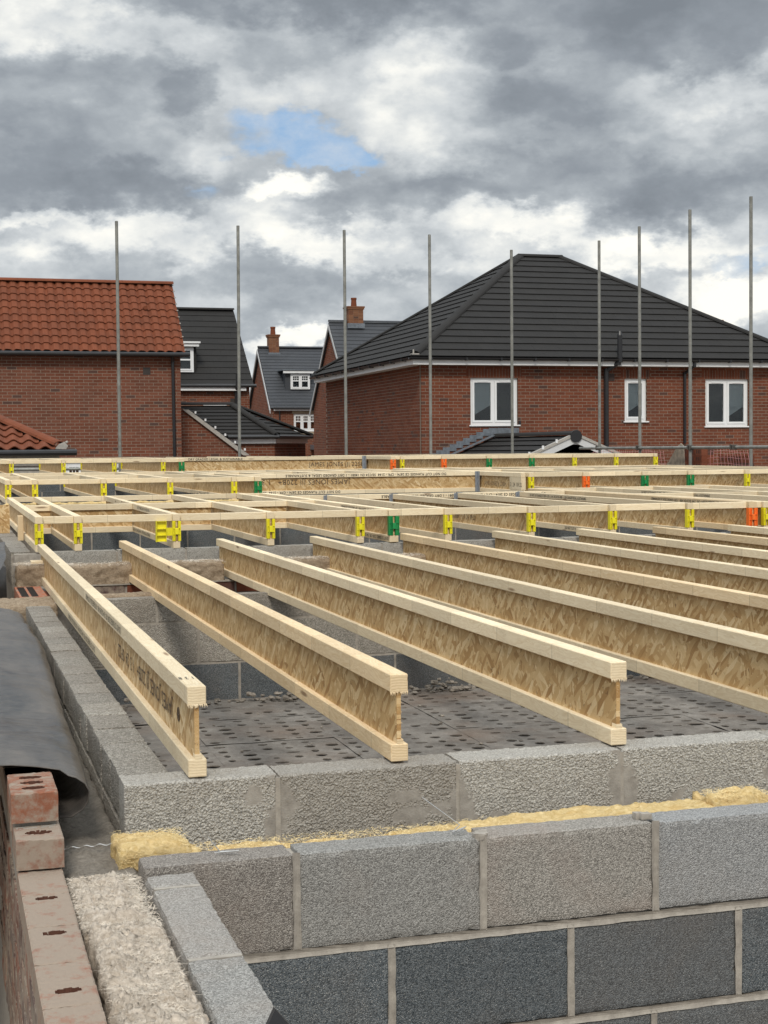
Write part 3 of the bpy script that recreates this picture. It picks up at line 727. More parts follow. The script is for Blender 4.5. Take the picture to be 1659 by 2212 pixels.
    b = MB(); b.tube((-2.5,23.86,.545),(2.06,23.86,.545), .05, 10); b.box(-2.5, 1.95, 23.9, 23.93, .50, .575); b.build('gutter', BLACKP, P)
    b = MB(); b.box(-2.5, 1.8, 23.98, 24.0, .34, .50); b.box(-2.5,1.8,24.01,28.3,-2.75,.5); b.build('wall', CEMENT, P)
    b = MB(); b.prism([(1.72,23.9,.60),(1.90,23.9,.60),(1.93,23.9,.65),(1.88,23.9,.71),(1.80,23.9,.68)], (0,.14,0)); b.tube((1.90,23.95,.70),(1.93,23.95,.715), .02, 8); b.build('mortar_bedding', CEMENT, P)
left_house()

def simple_house(label, name, x0, x1, y0, y1, ze, zr, tile, tilemat, rows, gable='left', limb=0, limt=300, oh=.15, wall_z0=-.6, holes=()):
    """ridge along X, gables at both ends, front slope faces -Y"""
    H = thing(name, (x0, y0, -2.75), label, 'house')
    ym = (y0+y1)/2
    brick_wall(H, (x0, y0, 0), X, -Y, [(0, wall_z0), (x1-x0, wall_z0), (x1-x0, ze), (0, ze)], (BR_BIG, MORTAR_W), list(holes), limb)
    # gable facing -X
    brick_wall(H, (x0, y1, 0), -Y, -X, [(0, wall_z0), (y1-y0-.11, wall_z0), (y1-y0, ze), ((y1-y0)/2, zr-.1), (0, ze)], (BR_BIG, MORTAR_W), (), 0)
    b = MB(); b.box(x0+.11, x1, y0+.11, y1, -2.75, ze-.01); b.prism([(x1,y0+.05,ze-.02),(x1,y1,ze-.02),(x1,ym,zr-.12)], (-.2,0,0)); b.build('wall', BR_BIG, H)
    run = ym-(y0-oh); sl = math.hypot(run, zr-ze); v = Vector((0, run, zr-ze)).normalized(); n = Vector((0, -(zr-ze), run)).normalized()
    tile_plane(H, (x0-.12, y0-oh, ze), X, v, n, [(0, 0), (x1-x0+.24, 0), (x1-x0+.24, sl), (0, sl)], tile, sl/rows, tilemat, .008, limt)
    b = MB(); b.add([(x0-.12,y1+oh,ze),(x1+.12,y1+oh,ze),(x1+.12,ym,zr),(x0-.12,ym,zr)], [(0,1,2,3)]); b.build('rear_roof', tilemat, H, fix=False)
    ridge_tiles(H, (x0-.12, ym, zr+.02), (x1+.12, ym, zr+.02), .12, tilemat, .45)
    return H, v, n
def chimney(H, x, y, z0, z1, s=.62, pot=1, mat=None):
    c = MB()
    brick_items = []
    zz = z0; row = 0
    b = MB(); b.box(x-s/2+.008, x+s/2-.008, y-s/2+.008, y+s/2-.008, z0, z1-.12); b.build('chimney_core', MORTAR_W, H)
    ch = MB()
    while zz < z1-.19:
        for k in range(3):
            a = x-s/2+k*s/3+(.0 if row % 2 else 0); ch.box(a+.004, a+s/3-.004, y-s/2, y+s/2, zz, zz+.065)
        zz += .075; row += 1
    ch.box(x-s/2-.03, x+s/2+.03, y-s/2-.03, y+s/2+.03, zz, zz+.065); ch.box(x-s/2-.055, x+s/2+.055, y-s/2-.055, y+s/2+.055, zz+.07, zz+.135)
    chim = ch.build('chimney', BR_CHIM, H)
    p = MB(); p.tube((x, y, zz+.13), (x, y, zz+.48), .13, 12, .105); p.tube((x, y, zz+.44), (x, y, zz+.52), .125, 12); p.build('chimney_pot', TILE_RED, chim)
    l = MB(); l.box(x-s/2-.05, x+s/2+.05, y-s/2-.06, y-s/2-.005, z0-.05, z0+.16); l.build('lead_flashing', LEAD, chim)

def mid_houses():
    # dark-roofed house right behind the terracotta one
    H, v, n = simple_house('brick house with steep black tiled roof, showing beside the terracotta roof', 'brick_house', 3.4, 9.76, 48, 54.4, 2.66, 5.42, .33, TILE_BLACK, 13, limb=0, holes=[(8.25-3.4, 8.95-3.4, .9, 2.05)])
    b = MB(); b.box(3.4, 9.62, 47.82, 47.86, 2.50, 2.64); b.build('fascia', WHITE_B, H)
    b = MB(); b.tube((3.4, 47.79, 2.66), (9.95, 47.79, 2.66), .055, 8); b.build('gutter', BLACKP, H)
    window(H, 8.25, 8.95, 48, .92, 2.05, 2)
    b = MB(); b.box(8.22, 8.98, 47.93, 47.99, 2.02, 2.10); b.build('window_head', WHITE_B, H)
    pipe(H, [(9.30,47.93,-.5),(9.30,47.93,2.5),(9.30,47.68,2.66),(9.30,47.68,3.05)], .05, BLACKP, 'soil_pipe')
    v_ = MB(); v_.box(9.12,9.27,47.99,48.02,2.1,2.25); v_.build('air_vent', MT['vent_dark'], H)
    # dormer
    b = MB(); b.box(6.0, 8.08, 48.38, 50.3, 2.95, 3.95); b.build('dormer_cheek', TILE_BLACK, H)
    window(H, 6.55, 7.98, 48.30, 3.12, 3.93, 2, sill=False, depth=.0, transom=.5)
    b = MB(); b.box(5.9, 8.14, 48.15, 48.22, 3.95, 4.05); b.box(5.85, 8.18, 48.10, 50.6, 4.055, 4.11); b.build('dormer_fascia', WHITE_B, H)
    # centre house with chimney and dormer
    H, v, n = simple_house('slate-roofed brick house with a white dormer and chimney, in the centre gap', 'brick_house', 14.91, 20.3, 68, 73.2, 2.50, 5.50, .28, TILE_SLATE, 20, limb=0, limt=300, holes=[(15.93-14.91, 17.09-14.91, 1.42, 2.24)])
    window(H, 15.93, 17.09, 68, 1.44, 2.24, 3, bars=True, transom=.56)
    b = MB(); b.box(15.85, 17.17, 67.94, 67.99, 1.27, 1.40); b.box(15.85, 17.17, 67.97, 68.0, 2.26, 2.44); b.build('stone_sill', m_plain('sandstone', (.36,.29,.21), .9), H)
    b = MB(); b.tube((14.95, 67.78, 2.50), (20.4, 67.78, 2.50), .05, 8); b.build('gutter', BLACKP, H)
    b = MB(); b.box(14.95, 20.4, 67.84, 67.88, 2.38, 2.47); b.build('fascia', WHITE_B, H)
    pipe(H, [(15.24,67.93,-.5),(15.24,67.93,2.4)], .036, BLACKP, 'downpipe')
    b = MB()
    ym = 70.6
    for (ya, za, yb, zb_) in ((67.8, 2.42, ym, 5.42), (73.4, 2.42, ym, 5.42)):
        b.prism([(14.74,ya,za),(14.74,yb,zb_),(14.74,yb,zb_-.17),(14.74,ya,za-.17)], (.035,0,0))
    b.build('barge_board', GREYW, H)
    b = MB(); b.box(15.68, 16.93, 68.62, 70.3, 3.3, 4.16); b.build('dormer_cheek', TILE_SLATE, H)
    window(H, 15.93, 16.87, 68.55, 3.42, 4.14, 2, sill=False, bars=True, depth=0., transom=.56)
    b = MB(); b.box(15.55, 17.05, 68.42, 68.48, 4.17, 4.29); b.build('dormer_fascia', WHITE_B, H)
    b = MB(); b.box(15.50, 17.10, 68.38, 70.3, 4.30, 4.35); b.build('dormer_roof', LEAD, H)
    chimney(H, 15.55, 70.6, 5.1, 6.16, .5)
    b = MB(); b.box(16.7, 17.7, 67.2, 67.95, .55, .78); b.build('porch_roof', LEAD, H)
    b = MB(); b.box(16.7, 17.7, 67.15, 67.2, .40, .54); b.build('porch_fascia', WHITE_B, H)
    # house with chimney half hidden by the big roof
    H, v, n = simple_house('brick gable and chimney rising behind the left slope of the big black roof', 'brick_house', 16.05, 24.2, 58, 64.6, 2.30, 5.98, .28, TILE_SLATE, 22, limb=0, limt=200)
    b = MB()
    ym = 61.3
    for (ya, za, yb, zb_) in ((57.8, 2.2, ym, 5.88), (64.8, 2.2, ym, 5.88)):
        b.prism([(15.90,ya,za),(15.90,yb,zb_),(15.90,yb,zb_-.17),(15.90,ya,za-.17)], (.035,0,0))
    b.build('barge_board', GREYW, H)
    chimney(H, 17.05, 61.3, 5.75, 6.62, .66)
    # chimney house far right
    H, v, n = simple_house('far house whose chimney pot peeps over the right hip of the black roof', 'brick_house', 30.6, 38, 55, 61, 2.4, 5.0, .33, TILE_BLACK, 14, limb=0, limt=0)
    chimney(H, 32.9, 58.2, 4.8, 5.72, .6)
    # low garage with hipped black roof
    G = thing('brick_garage', (7.6, 38.4, -2.75), 'low brick garage with black hipped roof and pale verge, beside the terracotta house', 'garage')
    ze, zr = .90, 1.76
    P1 = Vector((8.55, 38.3, ze)); P2 = Vector((10.0, 40.6, ze)); Rg = Vector((7.62, 39.9, zr))
    run = 1.6; sl = math.hypot(run, zr-ze); vf = Vector((0, run, zr-ze)).normalized(); nf = Vector((0, -(zr-ze), run)).normalized()
    tile_plane(G, (5.4, 38.3, ze), X, vf, nf, [(.3, 0), (3.15, 0), (2.22, sl), (.3, sl)], .33, sl/9, TILE_BLACK, .012, 150)
    b_ = (P2-P1).normalized(); nn = (P2-P1).cross(Rg-P1).normalized(); nn = nn if nn.z > 0 else -nn
    vv = nn.cross(b_).normalized(); vv = vv if vv.z > 0 else -vv
    a2 = (Rg-P1)
    tile_plane(G, P1, b_, vv, nn, [(0, 0), ((P2-P1).length, 0), (a2.dot(b_), a2.dot(vv))], .33, a2.dot(vv)/9, TILE_BLACK, .012, 60)
    ridge_tiles(G, P1+Vector((-.02,.06,.05)), Rg+Vector((0,0,.03)), .12, TILE_BLACK); ridge_tiles(G, Rg+Vector((0,0,.03)), P2+Vector((0,0,.05)), .12, TILE_BLACK); ridge_tiles(G, (5.5, 39.9, zr+.03), Rg+Vector((0,0,.03)), .12, TILE_BLACK)
    b = MB(); b.box(5.8, 8.5, 38.38, 38.40, .73, .88); d2 = b_*0.03
    b.prism([P1+Vector((-.06,.09,-.17)), P2+Vector((-.1,-.02,-.17)), P2+Vector((-.1,-.02,-.02)), P1+Vector((-.06,.09,-.02))], (-.02,.02,0)); b.build('fascia', WHITE_B, G)
    b = MB(); b.tube((7.2,38.27,.90), (8.56,38.27,.90), .045, 8); b.tube(P1+Vector((.01,-.02,0)), P2+Vector((.03,-.03,0)), .045, 8); b.build('gutter', BLACKP, G)
    brick_wall(G, (5.8, 38.46, 0), X, -Y, [(0, -.5), (2.68, -.5), (2.68, .74), (0, .74)], (BR_BIG, MORTAR_W), (), 0)
    n3 = Vector((b_.y, -b_.x, 0)); brick_wall(G, P1+Vector((-.07,.17,-ze)), b_, n3, [(0, -.5), ((P2-P1).length-.15, -.5), ((P2-P1).length-.15, .74), (0, .74)], (BR_LEFT, MORTAR_W), (), 0)
    b = MB(); b.add([P1+Vector((-.1,.3,-3)),P2+Vector((-.2,0,-3)),P2+Vector((-.2,0,-.1)),P1+Vector((-.1,.3,-.1)),Vector((5.9,40.6,-2.7)),Vector((5.9,40.6,.8))],[(0,1,2,3),(1,4,5,2)]); b.build('wall', BR_LEFT, G, fix=False)
    # gable in front of it with pale verge
    brick_wall(G, (5.72, 37.6, 0), X, -Y, [(0, -.5), (2.3, -.5), (1.75, .52), (.22, 1.62), (0, 1.62)], (BR_LEFT, MORTAR_W), (), 150)
    b = MB(); b.prism([(5.9,37.52,1.60),(6.05,37.52,1.60),(7.62,37.52,.42),(7.45,37.52,.42)], (0,.2,0)); b.build('verge', CEMENT, G)
    b = MB()
    for k in range(6): q = (k+.6)/6.2; b.box(6.05+1.57*q, 6.09+1.57*q, 37.48, 37.56, 1.61-1.18*q, 1.67-1.18*q)
    b.build('verge_clip', WHITE_B, G)
mid_houses()

# a glimpse of far trees between the houses
def far_tree(x, y, h, r, label, seed):
    T = thing('tree', (x, y, -2.75), label, 'tree')
    rnd = random.Random(seed); b = MB()
    b.tube((x, y, -2.75), (x+.1, y, h*.6), .25, 8, .1); b.build('trunk', DEBRIS_T, T)
    c = MB()
    for i in range(2600):
        th = rnd.uniform(0, 2*PI); zz = rnd.uniform(-1, 1); rr = rnd.uniform(.3, 1)**.5*r*(1+.25*math.sin(3*th+zz*4))
        p = Vector((x+rr*math.cos(th)*math.sqrt(1-zz*zz), y+rr*math.sin(th)*math.sqrt(1-zz*zz), h-r*.9+rr*zz*.95))
        a = Vector((rnd.gauss(0,1), rnd.gauss(0,1), rnd.gauss(0,1))).normalized()*.12; e = a.orthogonal().normalized()*.09
        c.add([p-a, p+e, p+a, p-e], [(0,1,2,3)])
    c.build('crown', m_plain('leaf_dark_'+str(seed), (.035,.05,.022), .8, var=.4), T, kind='stuff', fix=False)
far_tree(21.2, 105, 2.55, 2.2, 'dark green treetop in the narrow gap left of the centre house', 3)

# ------------------------------------------------------------------ block walls of the floor being built
def wnoise(p, s): return mnoise.noise(Vector(p)*s)
def rough_block(parent, x0, x1, y0, y1, z0, z1, mat, cell=.02, amp=.002, name='block', edge=.004, skip_bottom=True):
    """box built on a grid, faces and arrises slightly worn"""
    bm = bmesh.new(); o0 = org(parent); c = Vector(((x0+x1)/2, (y0+y1)/2, (z0+z1)/2))
    nx, ny, nz = [max(1, min(60, round(d/cell))) for d in (x1-x0, y1-y0, z1-z0)]
    verts = {}
    def gv(i, j, k):
        if (i, j, k) not in verts:
            p = Vector((x0+(x1-x0)*i/nx, y0+(y1-y0)*j/ny, z0+(z1-z0)*k/nz))
            e = (i in (0, nx))+(j in (0, ny))+(k in (0, nz))
            q = p+mnoise.noise_vector(p*38)*amp+mnoise.noise_vector(p*9)*amp*.8
            if e >= 2:
                d = (c-p); d = Vector((math.copysign(1, d.x) if i in (0, nx) else 0, math.copysign(1, d.y) if j in (0, ny) else 0, math.copysign(1, d.z) if k in (0, nz) else 0))
                q += d*edge*(.35+.9*max(0, mnoise.noise(p*45)))
            verts[(i, j, k)] = bm.verts.new(q-c)
        return verts[(i, j, k)]
    for (a, b_, ax) in ((nx, nz, 'y0'), (nx, nz, 'y1'), (ny, nz, 'x0'), (ny, nz, 'x1'), (nx, ny, 'z1')):
        for i in range(a):
            for j in range(b_):
                if ax == 'y0': f = [gv(i,0,j), gv(i+1,0,j), gv(i+1,0,j+1), gv(i,0,j+1)]
                elif ax == 'y1': f = [gv(i+1,ny,j), gv(i,ny,j), gv(i,ny,j+1), gv(i+1,ny,j+1)]
                elif ax == 'x0': f = [gv(0,i+1,j), gv(0,i,j), gv(0,i,j+1), gv(0,i+1,j+1)]
                elif ax == 'x1': f = [gv(nx,i,j), gv(nx,i+1,j), gv(nx,i+1,j+1), gv(nx,i,j+1)]
                else: f = [gv(i,j,nz), gv(i+1,j,nz), gv(i+1,j+1,nz), gv(i,j+1,nz)]
                bm.faces.new(f)
    me = bpy.data.meshes.new(name); bm.to_mesh(me); bm.free(); me.materials.append(mat)
    o = bpy.data.objects.new(name, me); COL.objects.link(o); o.parent = parent; o.location = c-o0
    return o
def mortar_strip(mb, a, b_, nrm, w_, proud=-.004, seg=.03, amp=.0016, depth=.02):
    """half-round struck joint from a to b (centre line on the face plane), width w_, nrm outward"""
    a = Vector(a); b_ = Vector(b_); d = b_-a; n = max(2, int(d.length/seg)); dn = d.normalized(); nrm = Vector(nrm); s = dn.cross(nrm).normalized(); vs = []
    K = 5
    for i in range(n+1):
        p = a+d*i/n
        for k in range(K):
            t_ = (k/(K-1)-.5)
            jit = mnoise.noise(p*31+Vector((k, 0, 0)))*amp
            off = -.005*(1-(2*t_)**2)+proud+jit*.6
            if k in (0, K-1): off = proud-.001
            vs.append(p+s*(t_*w_+jit*1.5)+nrm*off)
    fs = [(i*K+k, i*K+k+1, (i+1)*K+k+1, (i+1)*K+k) for i in range(n) for k in range(K-1)]
    mb.add(vs, fs, .5)

def front_leaf():
    W = thing('block_wall', (1.4, 3.15, -2.75), 'lower grey block wall across the foreground, light top course over dark courses', 'wall')
    y0, y1 = 3.106, 3.204
    courses = [(-.533, -.326, [.40, .722, 1.154, 1.584, 2.02, 2.45, 2.9], BLK_LIGHT), (-.758, -.550, [.40, .50, .936, 1.368, 1.803, 2.235, 2.67], BLK_DARK),
               (-.983, -.775, [.40, .71, 1.15, 1.580, 2.01, 2.45, 2.9], BLK_DARK), (-1.208, -1.0, [.40, .50, .936, 1.368, 1.803, 2.235, 2.67], BLK_DARK)]
    for ci, (z0, z1, xs, mat) in enumerate(courses):
        for i, (a, b_) in enumerate(zip(xs[:-1], xs[1:])):
            if ci == 0 and i == 0: a = .385
            if ci == 0: mat = [BLK_WARM, BLK_LIGHT, BLK_TAN, BLK_COOL][i % 4]
            o = rough_block(W, a+.006, b_-.006, y0+random.uniform(-.0015, .0015), y1, z0+(random.uniform(-.003,.003) if ci == 0 else 0), z1+random.uniform(-.003,.003)*(ci == 0), mat, .012 if ci < 2 else .02, .00035, edge=.0045)
            if ci == 0: o['label'] = 'light grey block'
            else: o['label'] = 'dark charcoal block'
    mb = MB()
    for z in (-.5415, -.7665, -.9915): mortar_strip(mb, (.38, y0, z), (2.9, y0, z), (0,-1,0), .020, .003)
    for z0, z1, xs, mat in courses:
        for x in xs[1:-1]: mortar_strip(mb, (x, y0, z0-.002), (x, y0, z1+.006), (0,-1,0), .018, .003)
    mb.box(.40, 2.88, y0+.012, y1-.01, -1.2, -.337)
    for x in (.722, 1.154, 1.584): 
        mb.box(x-.007, x+.007, y0+.01, y1-.006, -.5, -.334)
    mb.build('mortar', MORTAR, W, smooth=False)
    # mortar snots on the arris
    for k, (x, y, z) in enumerate(((1.150, 3.115, -.322), (1.158, 3.125, -.322), (1.565, 3.15, -.318), (1.575, 3.14, -.316), (2.02, 3.14, -.318))):
        s = rough_block(W, x-.012, x+.014, y-.01, y+.014, z-.008, z+.009, MORTAR, .006, .004, 'mortar_lump', .002)
    # rest of the wall below the picture
    b = MB(); b.box(.41, 2.9, y0+.006, y1-.005, -2.75, -1.21); b.build('wall_below', BLK_DARK, W)
front_leaf()

def side_leaf():
    W = thing('block_wall', (.44, 2.3, -2.75), 'narrow grey block leaf running towards the viewer beside the cream wool, bottom of the picture', 'wall')
    x0, x1 = .392, .494; ys = [3.094, 2.985, 2.545, 2.105, 1.665, 1.2]
    for i, (a, b_) in enumerate(zip(ys[1:], ys[:-1])):
        rough_block(W, x0, x1, a+.006, b_-.006, -.535, -.331+(.0 if i else -.004)+random.uniform(-.002,.002), BLK_LIGHT, .013, .0022, edge=.006)
    mb = MB()
    for y in ys[1:-1]: mb.box(x0+.004, x1-.003, y-.0065, y+.0065, -.53, -.334)
    mb.box(x0+.012, x1-.008, 1.2, 3.09, -.9, -.345)
    mb.build('mortar', MORTAR, W)
    for k, zt in enumerate((-.545, -.77)):
        for i, (a, b_) in enumerate(zip([1.2,1.45,1.9,2.34,2.78],[1.445,1.895,2.335,2.775,3.09])):
            rough_block(W, x0, x1, a+.004, b_-.004, zt-.206, zt-.004, BLK_DARK, .03, .0015)
    b = MB(); b.box(x0+.01, x1-.01, 1.2, 3.09, -2.75, -.97); b.build('wall_below', BLK_DARK, W)
side_leaf()

def worley(P, cell, seed):
    """distance to nearest jittered point, numpy; P (n,2)"""
    rs = np.random.RandomState(seed); J = rs.rand(512, 512, 2); Hh = rs.rand(512, 512)
    q = P/cell; gi = np.floor(q).astype(int); best = np.full(len(P), 9.); hh = np.zeros(len(P))
    for dx in (-1, 0, 1):
        for dy in (-1, 0, 1):
            g = gi+np.array([dx, dy]); pt = g+J[g[:, 0] % 512, g[:, 1] % 512]; d = np.sqrt(((q-pt)**2).sum(1)); m = d < best
            best = np.where(m, d, best); hh = np.where(m, Hh[g[:, 0] % 512, g[:, 1] % 512], hh)
    return best, hh
def vnoise2(P, cell, seed):
    rs = np.random.RandomState(seed); T = rs.rand(256, 256); q = P/cell; i = np.floor(q).astype(int); f = q-i; f = f*f*(3-2*f)
    g = lambda a, b: T[(i[:, 0]+a) % 256, (i[:, 1]+b) % 256]
    return (g(0,0)*(1-f[:,0])*(1-f[:,1])+g(1,0)*f[:,0]*(1-f[:,1])+g(0,1)*(1-f[:,0])*f[:,1]+g(1,1)*f[:,0]*f[:,1])
def fbm2(P, cell, seed, o=4):
    s = 0; a = 1; t = 0
    for k in range(o): s = s+a*vnoise2(P, cell/2**k, seed+k); t += a; a *= .55
    return s/t
def popcorn_block(parent, xa, xb, y0, y1, z0, z1, seed, smears):
    """open-texture block: the front face is true relief; smears = list of (x,z,rx,rz)"""
    st = .0019; nx = int((xb-xa)/st); nz = int((z1-z0)/st)
    gx, gz = np.meshgrid(np.linspace(xa, xb, nx+1), np.linspace(z0, z1, nz+1)); P = np.stack([gx.ravel(), gz.ravel()], 1)
    d, h = worley(P+5, .0050, seed); d2, h2 = worley(P+9, .0031, seed+5)
    stone = np.clip(1-d*1.15, 0, 1)**.6*(.55+.75*h)
    rel = stone*.0046+(1-d2)*.0016+fbm2(P+3, .05, seed+9)*.003
    sm = np.zeros(len(P)); wob = (fbm2(P+7, .03, seed+20)-.5)
    for (sx, sz, rx, rz, tilt) in smears:
        ax = (P[:, 0]-sx-(P[:, 1]-sz)*tilt)/rx; az = (P[:, 1]-sz)/rz
        sm = np.maximum(sm, np.clip((1.0-np.sqrt(ax**2+az**2)+wob*2.2)*3, 0, 1))
    rel = rel*(1-sm)+sm*(.0050+fbm2(P+1, .02, seed+3)*.0016)
    ex = np.minimum(np.minimum(P[:, 0]-xa, xb-P[:, 0]), (z1-P[:, 1])); rel -= np.clip(1-ex/.006, 0, 1)**2*.005*(1-sm)
    top = np.where(np.abs(P[:, 1]-z1) < 1e-6, (fbm2(P, .01, seed+2)-.5)*.006, 0)
    o0 = org(parent); c = Vector(((xa+xb)/2, y0, (z0+z1)/2))
    V = np.stack([P[:, 0]-c.x, -rel, P[:, 1]-c.z+top], 1)
    n1 = nx+1; idx = np.arange((nx+1)*(nz+1)).reshape(nz+1, nx+1)
    F = np.stack([idx[:-1, :-1].ravel(), idx[:-1, 1:].ravel(), idx[1:, 1:].ravel(), idx[1:, :-1].ravel()], 1).tolist()
    V = V.tolist(); nV = len(V); smv = sm.tolist()
    # top, back and ends
    topi = idx[-1].tolist(); ny = 12; prev = topi
    for j in range(1, ny+1):
        cur = []
        for k, i in enumerate(topi):
            yy = (y1-y0)*j/ny; xx = V[i][0]+c.x; zz = z1-c.z+mnoise.noise(Vector((xx*60, yy*60, seed)))*.0022+mnoise.noise(Vector((xx*190, yy*190, seed)))*.0015
            V.append([V[i][0], yy, zz]); cur.append(len(V)-1); smv.append(.25)
        for k in range(nx): F.append([prev[k], prev[k+1], cur[k+1], cur[k]])
        prev = cur
    b0 = len(V); V += [[xa-c.x, y1-y0, z0-c.z], [xb-c.x, y1-y0, z0-c.z]]; smv += [0, 0]
    F.append([prev[0], prev[-1], b0+1, b0]); F.append([idx[0][0], b0, prev[0], topi[0]]); F.append([b0+1, idx[0][-1], topi[-1], prev[-1]])
    me = bpy.data.meshes.new('block'); me.from_pydata(V, [], F); me.materials.append(BLK_POP)
    at = me.attributes.new('smear', 'FLOAT', 'POINT'); at.data.foreach_set('value', smv)
    o = bpy.data.objects.new('block', me); COL.objects.link(o); o.parent = parent; o.location = c-o0
    return o
def inner_front():
    W = thing('block_wall', (1.6, 3.5, -2.75), 'coarse open-textured block wall carrying the near joist ends', 'wall')
    xs = [.392, .757, 1.216, 1.660, 2.11, 2.56, 3.0]; y0, y1 = 3.450, 3.552; z1 = -.2225
    sm = {0: [(.45,-.39,.05,.055,.6), (.757,-.33,.045,.11,0), (.60,-.435,.12,.02,0), (.70,-.26,.03,.03,0)],
          1: [(.757,-.33,.045,.14,0), (.97,-.425,.22,.035,0), (1.08,-.30,.05,.02,.8), (.80,-.41,.06,.03,.4), (1.0,-.44,.2,.03,0), (1.216,-.34,.02,.10,0), (1.10,-.35,.09,.03,1.2), (1.19,-.40,.06,.05,0)],
          2: [(1.216,-.34,.055,.10,0), (1.27,-.40,.10,.05,.3), (1.56,-.42,.12,.03,0), (1.24,-.42,.08,.04,0), (1.660,-.32,.045,.12,0), (1.45,-.435,.2,.018,0)],
          3: [(1.660,-.32,.045,.12,0), (1.80,-.37,.025,.06,1.3), (1.95,-.435,.25,.022,0), (2.11,-.33,.03,.1,0)], 4: [(2.11,-.33,.03,.1,0)], 5: []}
    for i, (a, b_) in enumerate(zip(xs[:-1], xs[1:])):
        popcorn_block(W, a+(.003 if i else 0), b_-.003, y0+random.uniform(-.002,.002), y1, -.430, z1+random.uniform(-.002,.002), 11+i*7, sm[i])
    mb = MB()
    for k_, x in enumerate(xs[1:-1]): mb.box(x-.006, x+.006, y0-(.0075 if k_ != 1 else .0055), y1-.004, -.43, -.229)
    # uneven bed squeezed out under the blocks
    n = 120; vs = []
    for i in range(n+1):
        x = .39+(3.0-.39)*i/n; q = mnoise.noise(Vector((x*9, 0, 3)))*.006+mnoise.noise(Vector((x*40, 0, 9)))*.003
        vs += [(x, y0+.002, -.420), (x, y0-.010-q, -.430+q), (x, y0-.006-q, -.452+q), (x, y0+.02, -.47)]
    mb.add(vs, [(i*4+k, (i+1)*4+k, (i+1)*4+k+1, i*4+k+1) for i in range(n) for k in range(3)], .5)
    mb.box(.40, 3.0, y0+.012, y1-.01, -2.75, -.44)
    mb.build('mortar', MORTAR, W)
inner_front()
def left_leaf_A():
    W = thing('block_wall', (.45, 5.6, -2.75), 'block wall laid flat, running away on the left beside the black membrane', 'wall')
    x0, x1 = .393, .512; y = 3.556; k = 0
    while y < 7.66:
        L = .206; rough_block(W, x0+random.uniform(-.0015,.0015), x1+random.uniform(-.0015,.0015), y, y+L, -.330, -.2225+random.uniform(-.0025,.0015), BLK_FLAT, .009 if y < 5.6 else .02, .0022, edge=.003)
        y += L+.006; k += 1
    mb = MB(); mb.box(x0+.010, x1-.010, 3.56, 7.66, -.34, -.234)
    mb.build('mortar', MORTAR, W)
    for ci, zt in enumerate((-.338, -.563)):
        y = 3.556-(.2 if ci else 0)
        while y < 7.6:
            a = max(3.556, y); rough_block(W, x0, x1, a, y+.42, zt-.215, zt-.006, BLK_FLAT if ci == 0 else BLK_DARK, .02 if a < 5 else .04, .003)
            y += .43
    b = MB(); b.box(x0+.008, x1-.008, 3.56, 7.66, -2.75, -.34); b.build('wall_core', MORTAR, W)
left_leaf_A()
def plain_wall(label, X0, X1, Yf, Yb, ztop, courses, mats, name='block_wall', seedoff=0., zdepth=-2.75, cell=.05, limit=300, modl=.432):
    """block wall across the floor: face at Yf; courses = list of heights from the top"""
    W = thing(name, ((X0+X1)/2, Yf, zdepth), label, 'wall'); z = ztop; mb = MB()
    for ci, h in enumerate(courses):
        x = X0-(modl/2 if ci % 2 else 0)+seedoff
        while x < X1:
            a, b_ = max(x, X0), min(x+modl-.011, X1)
            if b_-a > .04: rough_block(W, a, b_, Yf+random.uniform(-.001,.001), Yb, z-h+.011, z+(random.uniform(-.003,.003) if ci == 0 else 0), mats[min(ci, len(mats)-1)], cell, .0018, edge=.004)
            x += modl
        z -= h
    mb.box(X0+.004, X1-.004, Yf+.005, Yb-.004, zdepth, ztop-.010); mb.build('mortar', MORTAR, W)
    return W
plain_wall('block wall at the back of the first bay, rising from the decking', .515, 6.6, 7.70, 7.80, -.205, [.142, .222, .222], [BLK_FLAT, BLK_FLAT, BLK_DARK], seedoff=.12)
# the ledge of dusty insulation on it
plain_wall('block wall under the yellow-capped joist ends of the second bay', 0.414, 8.901, 9.315, 9.415, -0.0620, [.222, .222], [BLK_POP, BLK_DARK], seedoff=.2, cell=.025)
plain_wall('dark block wall closing the far side of the second bay', 0.5175, 9.936, 13.4343, 13.5343, -0.0620, [.075, .222, .222, .222], [BLK_FLAT, BLK_DARK, BLK_DARK, BLK_DARK], seedoff=.55, cell=.08)
plain_wall('block wall under the near joist ends of the third bay', 0.414, 12.9375, 13.6827, 13.7827, 0.0881, [.222, .222], [BLK_DARK], cell=.1, seedoff=.1)
plain_wall('dark block wall closing the far side of the third bay', 0.414, 13.455, 18.0297, 18.1297, 0.0881, [.222, .222, .222], [BLK_DARK], cell=.1, seedoff=.3)
plain_wall('block wall under the joist ends of the farthest bay', 0.414, 13.455, 18.2781, 18.3781, 0.2423, [.222, .222], [BLK_DARK], cell=.1, seedoff=.1)
def side_leafs():
    for k, (label, y0, y1, zt) in enumerate((('left block wall of the second bay, dusty top beside the first capped joist', 9.43, 13.43, -0.0630), ('left block wall of the third bay', 13.80, 18.02, 0.0871), ('left block wall of the farthest bay', 18.4, 22.5, 0.2413))):
        W = thing('block_wall', (.45, y0, -2.75), label, 'wall'); y = y0
        while y < y1:
            rough_block(W, .398, .522, y, min(y+.43, y1), zt-.21, zt+random.uniform(-.003,.003), BLK_FLAT, .03 if k == 0 else .1, .004)
            y += .441
        b = MB(); b.box(.404, .516, y0, y1, -2.75, zt-.012); b.build('mortar', MORTAR, W)
side_leafs()

